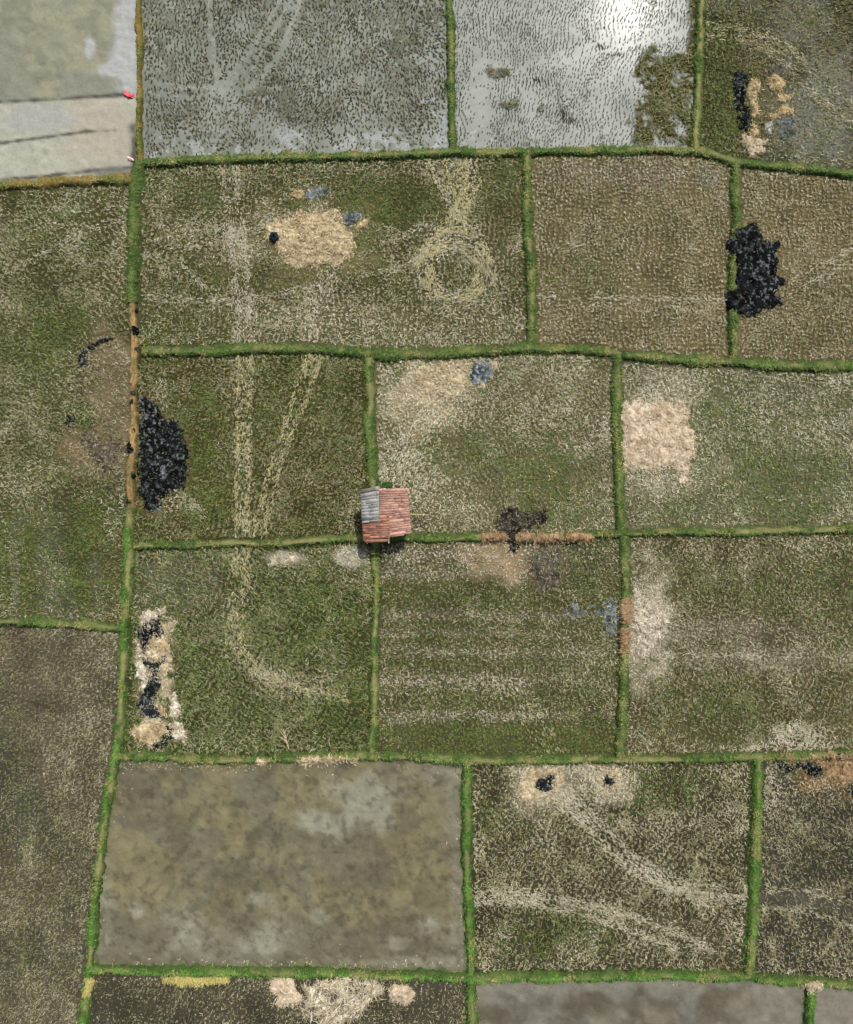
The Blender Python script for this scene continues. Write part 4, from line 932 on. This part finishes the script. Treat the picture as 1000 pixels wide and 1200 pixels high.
heap('straw_heap', 'lower brown straw lump on the vertical bank beside blue grey ash', SH, rect(726, 738, 736, 765), 0.16, 'orange', G2, 1.0, ragged=2.6, rot=0.2)
heap('straw_heap', 'ragged orange brown straw strip on the bank at the right edge', SH, [(915, 886), (940, 882), (1000, 880), (1040, 880), (1040, 925), (1002, 920), (985, 915), (970, 910), (966, 898), (945, 892), (915, 892)], 0.1, 'orange', G2, 0.9, ragged=5, thin=True)
heap('straw_heap', 'ring of pale straw around the black star shaped spot', SH, [(608, 918), (618, 906), (632, 901), (650, 901), (658, 912), (654, 930), (637, 938), (618, 938), (610, 930)], 0.14, 'straw', G2, 0.8, ragged=4.5, radial=0.5, hole=[(624, 923), (631, 910), (653, 906), (648, 928), (638, 931), (630, 927)])
heap('straw_heap', 'small pale straw ring around the lesser black spot', SH, [(698, 906), (714, 899), (728, 906), (730, 920), (715, 929), (701, 923)], 0.08, 'straw', G2, 0.8, ragged=4.0, radial=0.5, hole=[(704, 911), (712, 906), (725, 913), (719, 921), (711, 924), (705, 919)])
heap('straw_heap', 'gold straw strips right of the black ash column', SH, [(875, 96), (888, 93), (892, 100), (887, 120), (886, 145), (889, 158), (880, 158), (882, 140), (876, 122), (875, 110)], 0.24, 'gold', G2, 1.0, ragged=3.4)
heap('straw_heap', 'blocky gold straw lump, upper one in the top right field', SH, [(900, 92), (908, 86), (916, 90), (921, 98), (915, 106), (905, 108), (900, 98)], 0.2, 'gold', G2, 0.9, ragged=1.8)
heap('straw_heap', 'slanting gold straw lump below the blocky one in the top right field', SH, [(899, 137), (912, 130), (920, 124), (932, 128), (930, 134), (915, 136), (905, 140)], 0.16, 'gold', G2, 0.9, ragged=2.2)
heap('straw_heap', 'loose tan straw at the foot of the black ash column', SH, [(869, 156), (880, 158), (890, 164), (900, 166), (895, 180), (880, 184), (872, 172)], 0.08, 'tan', G2, 1.0, ragged=4, thin=True)
heap('straw_heap', 'round tan straw heap, left of the three at the bottom edge', SH, [(316, 1150), (325, 1143), (340, 1143), (346, 1150), (348, 1160), (354, 1168), (350, 1176), (338, 1179), (322, 1177), (326, 1166), (318, 1161)], 0.4, 'tan', G2, 0.9, ragged=1.2, radial=0.8, soft=7)
heap('straw_heap', 'wide tangled pale straw heap in the middle at the bottom edge', SH, [(356, 1158), (372, 1150), (390, 1148), (405, 1142), (420, 1147), (440, 1148), (452, 1158), (450, 1166), (440, 1172), (425, 1180), (422, 1190), (400, 1199), (380, 1202), (372, 1190), (358, 1188), (352, 1183), (360, 1172)], 0.42, 'tangle', G2, 1.0, ragged=3.5, thin=True, Ls=(0.25, 0.7))
heap('straw_heap', 'smaller tan straw heap, right of the three at the bottom edge', SH, [(453, 1160), (462, 1153), (478, 1153), (487, 1164), (484, 1172), (478, 1178), (470, 1175), (460, 1172), (455, 1166)], 0.36, 'tan', G2, 0.9, ragged=1.2, radial=0.6, soft=6)
heap('straw_heap', 'row of yellow straw standing along the lower green bank', SH, [(191, 1146), (210, 1144), (230, 1145), (250, 1144), (268, 1145), (268, 1152), (250, 1153), (230, 1154), (210, 1153), (193, 1152)], 0.12, 'yellow', G2, 2.2, ragged=1.4, rot=math.pi / 2)
heap('straw_heap', 'little yellow straw lump where the left and lower banks meet', SH, [(103, 1145), (110, 1142), (112, 1150), (106, 1166), (100, 1164)], 0.1, 'yellow', G2, 1.6, ragged=1.6, rot=1.0)
heap('straw_heap', 'pale straw strewn along the bank above the ochre mud field', SH, [(348, 890), (365, 886), (385, 884), (405, 885), (420, 887), (415, 893), (390, 895), (355, 896)], 0.08, 'straw', G2, 1.0, ragged=2.2)
heap('straw_heap', 'small pale straw lump on the bank left of the long strewn straw', SH, blob(308, 892, 8, 4, sd=2), 0.08, 'straw', G2, 1.0, ragged=1.6)
heap('straw_heap', 'tan straw clump on the bank junction in the lower right corner', SH, [(942, 1150), (950, 1147), (965, 1148), (962, 1156), (955, 1163), (946, 1158)], 0.18, 'tan', G2, 1.0, ragged=1.8)
heap('straw_heap', 'white straw smear just below the bank left of the hut', SH, [(315, 656), (330, 648), (345, 648), (353, 654), (340, 660), (318, 663)], 0.05, 'white', G2, 1.0, ragged=3.2, thin=True)
for ol, pl, h, lb in (
        ([(159, 738), (163, 755), (167, 775), (175, 787), (168, 807), (163, 792), (160, 775)], 'white', 0.16, 'narrow white straw strip on the bank side of the left heap row'),
        ([(161, 723), (180, 712), (195, 714), (193, 724), (180, 728), (165, 729)], 'white', 0.16, 'white straw cap at the very top of the left heap row'),
        ([(178, 750), (186, 745), (196, 750), (198, 762), (190, 772), (178, 775), (170, 768)], 'straw', 0.26, 'rounded straw lump below the uppermost black heap in the left row'),
        ([(190, 778), (200, 772), (201, 786), (193, 796), (184, 789)], 'tan', 0.2, 'tan straw lump right of the middle black heap in the left row'),
        ([(184, 821), (190, 824), (196, 832), (193, 838), (187, 834)], 'straw', 0.18, 'tiny straw lump beside the blue black heap in the left row'),
        ([(197, 822), (205, 812), (213, 828), (210, 839), (197, 841)], 'white', 0.2, 'whitish straw lump right of the blue black heap in the left row'),
        ([(157, 852), (170, 845), (185, 845), (195, 850), (197, 856), (189, 866), (178, 875), (165, 870), (157, 860)], 'tan', 0.24, 'broad tan straw heap at the lower end of the left row'),
        ([(199, 850), (215, 845), (220, 860), (215, 869), (204, 869)], 'white', 0.18, 'white straw heap at the lower right end of the left row')):
    heap('straw_heap', lb, SH, ol, h * 0.8, 'straw' if pl == 'tan' else pl, G2, 0.5, ragged=3.6, radial=0.2, soft=3, Ls=(0.08, 0.26))

# ------------------------------------------------------------------ small solid things
class MB:
    def __init__(s): s.v = []; s.q = []; s.c = []; s.n = 0

    def add(s, v, q, c):
        v = np.asarray(v, float); s.v.append(v); s.q.append(np.asarray(q) + s.n); s.n += len(v)
        c = np.asarray(c, float); s.c.append(np.tile(c, (len(v), 1)) if c.ndim == 1 else c)

    def box(s, c, size, col, rz=0.0, tilt=0.0):
        hx, hy, hz = [k / 2 for k in size]
        p = np.array([[a, b, d] for d in (-hz, hz) for a, b in ((-hx, -hy), (hx, -hy), (hx, hy), (-hx, hy))])
        ct, st = math.cos(tilt), math.sin(tilt); p = np.stack([p[:, 0], p[:, 1] * ct - p[:, 2] * st, p[:, 1] * st + p[:, 2] * ct], 1)
        cz, sz = math.cos(rz), math.sin(rz); p = np.stack([p[:, 0] * cz - p[:, 1] * sz, p[:, 0] * sz + p[:, 1] * cz, p[:, 2]], 1)
        s.add(p + np.array(c), [[3, 2, 1, 0], [4, 5, 6, 7], [0, 1, 5, 4], [1, 2, 6, 5], [2, 3, 7, 6], [3, 0, 4, 7]], col)

    def tube(s, pts, rad, col, k=7):
        pts = np.asarray(pts, float); m = len(pts); rad = np.broadcast_to(rad, (m,))
        tan = np.gradient(pts, axis=0); tan /= np.linalg.norm(tan, axis=1)[:, None] + 1e-9
        up = np.where(np.abs(tan[:, 2:3]) > 0.9, [[1., 0, 0]], [[0, 0, 1.]])
        a = np.cross(tan, up); a /= np.linalg.norm(a, axis=1)[:, None]; b = np.cross(tan, a)
        th = np.linspace(0, 2 * np.pi, k, endpoint=False)
        ring = pts[:, None] + rad[:, None, None] * (a[:, None] * np.cos(th)[None, :, None] + b[:, None] * np.sin(th)[None, :, None])
        v = ring.reshape(-1, 3); q = []
        for i in range(m - 1):
            for j in range(k):
                j2 = (j + 1) % k; q.append([i * k + j, i * k + j2, (i + 1) * k + j2, (i + 1) * k + j])
        for e in (0, m - 1):
            v = np.vstack([v, pts[e]]); ci = len(v) - 1
            for j in range(0, k, 1):
                j2 = (j + 1) % k; q.append([ci, e * k + j, e * k + j2, e * k + j2] if False else [ci, e * k + j, e * k + j2, ci])
        qs = [x for x in q if len(set(x)) == 4]; s.add(v, qs, col)

    def build(s, name, mat, parent=None, smooth=False):
        return mesh_obj(name, np.concatenate(s.v), np.concatenate(s.q), mat, np.concatenate(s.c), parent=parent, smooth=smooth)


# ---- the field hut. Roof about 2.8 x 2.9 m, eave about 1.9 m up
hut = empty('field_hut', (float(wx(454)), float(wy(602)), 0.0), math.radians(0.6))
tag(hut, 'small open field hut roofed with red brown thatch and one grey panel', 'hut')


def to_local(px, py): return (px - 454) * S, (602 - py) * S


def roof_panel(name, corners, cols, rows, zt, zb, lift, seed, fringe=0.05):
    """courses of split thatch laid across a gently sloping panel. corners px: top-left, top-right, bottom-right, bottom-left"""
    TL, TR, BR_, BL = [np.array(to_local(*c)) for c in corners]
    r = np.random.default_rng(seed); mb = MB()
    lo, hi = cols
    for i in range(rows):
        t0 = i / rows; t1 = (i + 1) / rows + 0.35 / rows
        n = int(np.linalg.norm(TR - TL) / 0.5)
        cuts = np.concatenate([[0], np.sort(r.uniform(0.04, 0.96, n - 1)), [1.0 + r.normal(0, 0.008)]]); shade = r.uniform(0.85, 1.1); wav = r.uniform(0, 6.28)
        for j in range(n):
            s0, s1 = cuts[j], min(cuts[j + 1] + 0.01, 1.0)
            jit = 0.02 * math.sin(s0 * 9 + wav) + r.normal(0, 0.03)
            e1 = min(t1, 1.0) + r.normal(0, fringe * 0.25) * (1 if i == rows - 1 else 0.4) / 2.9 * 3
            a = TL + (TR - TL) * s0; b = TL + (TR - TL) * s1; c = BL + (BR_ - BL) * s0; d = BL + (BR_ - BL) * s1
            p0 = a + (c - a) * t0; p1 = b + (d - b) * t0; p2 = b + (d - b) * e1; p3 = a + (c - a) * e1
            za, zbb = zt + (zb - zt) * t0, zt + (zb - zt) * e1
            top = 0.022 + r.uniform(0, 0.015)
            y = jit
            k = 0.5 + (r.random() - 0.5) * 0.7
            col = (lin(*lo) * (1 - k) + lin(*hi) * k) * shade
            col = col * (0.55 if r.random() < 0.05 else 1.0)
            v = [[p3[0], p3[1] + y, zbb + lift], [p2[0], p2[1] + y, zbb + lift], [p1[0], p1[1] + y, za + lift], [p0[0], p0[1] + y, za + lift],
                 [p3[0], p3[1] + y, zbb + lift + top], [p2[0], p2[1] + y, zbb + lift + top], [p1[0], p1[1] + y, za + lift + 0.008], [p0[0], p0[1] + y, za + lift + 0.008]]
            mb.add(v, [[3, 2, 1, 0], [4, 5, 6, 7], [0, 1, 5, 4], [1, 2, 6, 5], [2, 3, 7, 6], [3, 0, 4, 7]], col)
    return mb.build(name, M_THATCH, hut)


p = roof_panel('roof_panel', [(446, 574), (479, 573.5), (483, 624), (447, 629.5)], ((172, 130, 114), (216, 172, 152)), 22, 2.35, 1.85, 0.04, 3); p['label'] = 'red brown thatch panel on the right'
p = roof_panel('roof_panel', [(427.5, 604), (458, 604), (458.6, 631), (428, 632)], ((152, 106, 88), (198, 144, 122)), 10, 2.10, 1.80, 0.06, 4); p['label'] = 'redder thatch panel at the lower left'
p = roof_panel('roof_panel', [(426.5, 576), (447, 572), (447, 611), (427.5, 612.5)], ((140, 138, 134), (186, 184, 180)), 11, 2.40, 2.08, 0.10, 5, 0.03); p['label'] = 'weathered pale grey thatch panel'
corners = ((431, 579, 2.3), (475, 578, 2.3), (478, 620, 1.88), (433, 626, 1.82))
for a, b, h in corners:
    lx, ly = to_local(a, b); mb = MB(); mb.tube([(lx, ly, -0.1), (lx, ly, h * 0.5), (lx, ly, h - 0.06)], [0.06, 0.055, 0.05], lin(110, 90, 64)); mb.build('post', M_WOOD, hut, True)
for (a, b, h0), (c, d, h1) in ((corners[0], corners[1]), (corners[3], corners[2])):
    x0, y0 = to_local(a, b); x1, y1 = to_local(c, d); mb = MB()
    mb.tube([(x0 - 0.15, y0, h0 - 0.04), ((x0 + x1) / 2, (y0 + y1) / 2, (h0 + h1) / 2 - 0.05), (x1 + 0.15, y1, h1 - 0.04)], 0.04, lin(130, 108, 74)); mb.build('beam', M_WOOD, hut, True)
for a in (432.5, 457, 477):
    x0, y0 = to_local(a, 576); x1, y1 = to_local(a + (0 if a < 470 else 3), 635.5 if a < 470 else 623); mb = MB()
    mb.tube([(x0, y0, 2.32), ((x0 + x1) / 2, (y0 + y1) / 2, 2.04), (x1, y1, 1.78)], 0.03, lin(196, 184, 150)); mb.build('rafter', M_WOOD, hut, True)
mb = MB()
for i in range(16):
    x0, y0 = to_local(432, 582 + i * 2.7); mb.box((x0 + 1.12, y0, 0.55 + (i % 2) * 0.006), (2.2, 0.115, 0.03), lin(146, 124, 84) * (0.8 + 0.05 * (i * 7 % 9)))
mb.build('floor_slats', M_WOOD, hut)
for a, b in ((433, 590), (433, 616)):
    x0, y0 = to_local(a, b); mb = MB(); mb.tube([(x0 - 0.1, y0, 0.49), (x0 + 1.1, y0, 0.485), (x0 + 2.25, y0, 0.49)], 0.045, lin(110, 90, 64)); mb.build('floor_joist', M_WOOD, hut, True)


def pole(name, label, p0, p1, z0, z1, r, col):
    o = empty(name, (float(wx(p1[0])), float(wy(p1[1])), z1))
    tag(o, label, 'pole')
    a = np.array([(p0[0] - p1[0]) * S, -(p0[1] - p1[1]) * S, z0 - z1]); mb = MB()
    t = np.linspace(0, 1, 9)[:, None]; pts = a * (1 - t); pts[:, 2] += 0.05 * np.sin(t[:, 0] * 3.1)
    mb.tube(pts, np.linspace(r, r * 0.75, 9), col); mb.build('shaft', M_WOOD, o, True)
    for k in (0.2, 0.42, 0.63, 0.85):
        c = a * (1 - k); d = -a / np.linalg.norm(a) * 0.02; h = [0, 0, 0.05 * math.sin(k * 3.1)]; mb = MB()
        mb.tube([c - d + h, c + h, c + d + h], r * 1.22, col * 0.7); mb.build('joint_ring', M_WOOD, o, True)
    return o


pole('bamboo_pole', 'pale bamboo pole leaning on the right side of the hut', (478, 602.5), (503, 603.5), 1.0, 0.1, 0.03, lin(206, 192, 150))
pole('bamboo_pole', 'dark bamboo pole leaning below the pale one at the hut', (481, 612), (502, 612.5), 0.9, 0.1, 0.04, lin(96, 84, 64))

# ---- dark sack on the chaff heap
sx, sy = 322, 279
o = empty('sack', (float(wx(sx)), float(wy(sy)), 0.06)); tag(o, 'round black plastic sack at the left rim of the beige chaff heap', 'sack')
th, ph = np.meshgrid(np.linspace(0, 2 * np.pi, 22, endpoint=False), np.linspace(0.04, 0.93, 11)); mb = MB()
r = 0.28 * np.sin(ph * np.pi) ** 0.6 * (1 + 0.10 * np.sin(th * 5 + ph * 6) + 0.06 * np.sin(th * 9))
v = np.stack([r * np.cos(th), r * np.sin(th) * 1.05, 0.17 - 0.2 * np.cos(ph * np.pi)], -1).reshape(-1, 3)
q = [[i * 22 + j, i * 22 + (j + 1) % 22, (i + 1) * 22 + (j + 1) % 22, (i + 1) * 22 + j] for i in range(10) for j in range(22)]
mb.add(v, q, lin(34, 44, 52)); mb.build('bag', M_CLOTH, o, True)
mb = MB(); mb.tube([(0, 0, 0.34), (0.02, 0.01, 0.40), (0.06, 0.03, 0.46)], [0.07, 0.04, 0.09], lin(40, 50, 58)); mb.build('tied_neck', M_CLOTH, o, True)


# ---- pink cloths on the mud
def cloth(label, cx, cy, poly, col, seed):
    P = [(a, b) for a, b in poly]; xs = [a for a, _ in P]; ys = [b for _, b in P]
    x, y, q = cells(lambda a, b: sdist(a, b, P) + (N(a, b, 2.5, seed, 2) - 0.5) * 1.2 > 0, min(xs) - 1, max(xs) + 1, min(ys) - 1, max(ys) + 1, 0.35)
    z = ground_z(x, y) + 0.05 + 0.14 * N(x, y, 2.6, seed + 1, 3)
    k = N(x, y, 2.4, seed + 2, 2)[:, None]; c = lin(*col[0]) * (1 - k) + lin(*col[1]) * k
    z0 = float(ground_z(np.array([cx * 1.0]), np.array([cy * 1.0]))[0])
    o = mesh_obj('cloth', np.stack([wx(x) - wx(cx), wy(y) - wy(cy), z - z0], 1), q, M_CLOTH, c, smooth=True)
    o.location = (float(wx(cx)), float(wy(cy)), z0)
    tag(o, label, 'cloth', 'cloths lying on the mud')


cloth('crumpled bright pink cloth on the mud at the end of a dark furrow', 152, 111, [(146, 110), (148.5, 107.5), (152, 110), (156, 111.5), (159, 112.5), (156, 115), (151, 115.5), (147, 113)], ((226, 62, 82), (250, 130, 140)), 41)
cloth('small pale pink cloth at the corner of the mud below the bright pink one', 153, 186, [(149.5, 184.2), (152, 183.6), (157, 187), (158.5, 189.5), (155, 188.8), (151, 186.5)], ((240, 176, 176), (252, 226, 222)), 42)

# ---- dry branch
o = empty('dry_branch', (float(wx(337)), float(wy(876)), 0.1)); tag(o, 'pale forked dry branch lying on green stubble above the lower bank', 'branch')
mb = MB(); r2 = np.random.default_rng(5)
mb.tube([(0.1, -0.05, 0.02), (-0.02, 0.4, 0.08), (-0.12, 0.9, 0.14), (-0.2, 1.15, 0.16)], [0.035, 0.03, 0.022, 0.012], lin(196, 178, 146))
mb.build('stem', M_WOOD, o, True)
for k, (t, ang, L) in enumerate(((0.25, 1.0, 0.5), (0.3, 2.3, 0.45), (0.5, 1.1, 0.55), (0.55, 2.2, 0.6), (0.75, 1.2, 0.4), (0.8, 2.2, 0.35), (0.4, 2.6, 0.5))):
    b = np.array([0.05 - 0.25 * t, 1.1 * t, 0.05 + 0.1 * t]); d = np.array([math.cos(ang), math.sin(ang), 0.15]) * L
    mb = MB(); mb.tube([b, b + d * 0.5 + [0, 0.03, 0.03], b + d], [0.022, 0.017, 0.008], lin(200, 182, 150)); mb.build('twig', M_WOOD, o, True)

# ------------------------------------------------------------------ land to the horizon
m, nt, b = new_mat('far_land')
tc = nt.nodes.new('ShaderNodeTexCoord'); mp = nt.nodes.new('ShaderNodeMapping'); nt.links.new(tc.outputs['Object'], mp.inputs['Vector'])
nz = noise_node(nt, 0.02, 3, 0.5, mp.outputs['Vector'])
mxv = nt.nodes.new('ShaderNodeVectorMath'); mxv.operation = 'MULTIPLY_ADD'; mxv.inputs[1].default_value = (12, 12, 0)
nt.links.new(nz.outputs['Color'], mxv.inputs[0]); nt.links.new(mp.outputs['Vector'], mxv.inputs[2])
br_ = nt.nodes.new('ShaderNodeTexBrick'); br_.inputs['Scale'].default_value = 1.0
br_.inputs['Brick Width'].default_value = 17; br_.inputs['Row Height'].default_value = 12; br_.inputs['Mortar Size'].default_value = 0.4
br_.inputs['Color1'].default_value = (*lin(104, 98, 66), 1); br_.inputs['Color2'].default_value = (*lin(128, 120, 92), 1); br_.inputs['Mortar'].default_value = (*lin(70, 100, 44), 1)
nt.links.new(mxv.outputs['Vector'], br_.inputs['Vector'])
n2 = noise_node(nt, 1.4, 8, 0.75, tc.outputs['Object'])
mr = nt.nodes.new('ShaderNodeMapRange'); mr.inputs['From Min'].default_value = 0.3; mr.inputs['From Max'].default_value = 0.7; mr.inputs['To Min'].default_value = 0.6; mr.inputs['To Max'].default_value = 1.3
nt.links.new(n2.outputs['Fac'], mr.inputs['Value'])
sc = nt.nodes.new('ShaderNodeVectorMath'); sc.operation = 'SCALE'; nt.links.new(br_.outputs['Color'], sc.inputs[0]); nt.links.new(mr.outputs['Result'], sc.inputs['Scale'])
nt.links.new(sc.outputs['Vector'], b.inputs['Base Color']); b.inputs['Roughness'].default_value = 0.95
g = 1500
gr_ = mesh_obj('ground', [(-g, -g, -0.2), (g, -g, -0.2), (g, g, -0.2), (-g, g, -0.2)], [[0, 1, 2, 3]], m); tag(gr_, kind='structure')

# ------------------------------------------------------------------ light, sky, camera
gx, gy = float(wx(738)), float(wy(6))           # where the sun mirrors in the water fixes its direction
sun_vec = np.array([gx, gy, HCAM]); sun_vec /= np.linalg.norm(sun_vec)
elev = math.asin(sun_vec[2]); az = math.atan2(sun_vec[0], sun_vec[1])   # az from +Y towards +X
ld = bpy.data.lights.new('sun', 'SUN'); ld.energy = 3.6; ld.angle = math.radians(0.6); ld.color = (1.0, 0.975, 0.92)
lo_ = bpy.data.objects.new('sun', ld); C.objects.link(lo_)
import mathutils
lo_.rotation_euler = mathutils.Vector(sun_vec).to_track_quat('Z', 'Y').to_euler()
lo_.location = (20, 40, 80)

w = bpy.data.worlds.new('World'); bpy.context.scene.world = w; w.use_nodes = True
nt = w.node_tree; bg = nt.nodes['Background']
sky = nt.nodes.new('ShaderNodeTexSky'); sky.sky_type = 'NISHITA'; sky.sun_disc = False
sky.sun_elevation = elev; sky.sun_rotation = az; sky.dust_density = 4.0; sky.ozone_density = 0.0; sky.air_density = 0.8
nt.links.new(sky.outputs['Color'], bg.inputs['Color']); bg.inputs['Strength'].default_value = 0.09

cd = bpy.data.cameras.new('camera'); co = bpy.data.objects.new('camera', cd); C.objects.link(co)
co.location = (0, 0, HCAM); co.rotation_euler = (0, 0, 0)
cd.sensor_fit = 'VERTICAL'; cd.sensor_height = 24.0
cd.lens = 24.0 * HCAM / (1200 * S)
cd.clip_end = 5000
bpy.context.scene.camera = co

vs = bpy.context.scene.view_settings
vs.view_transform = 'Standard'; vs.look = 'None'; vs.exposure = 0.0; vs.gamma = 1.0
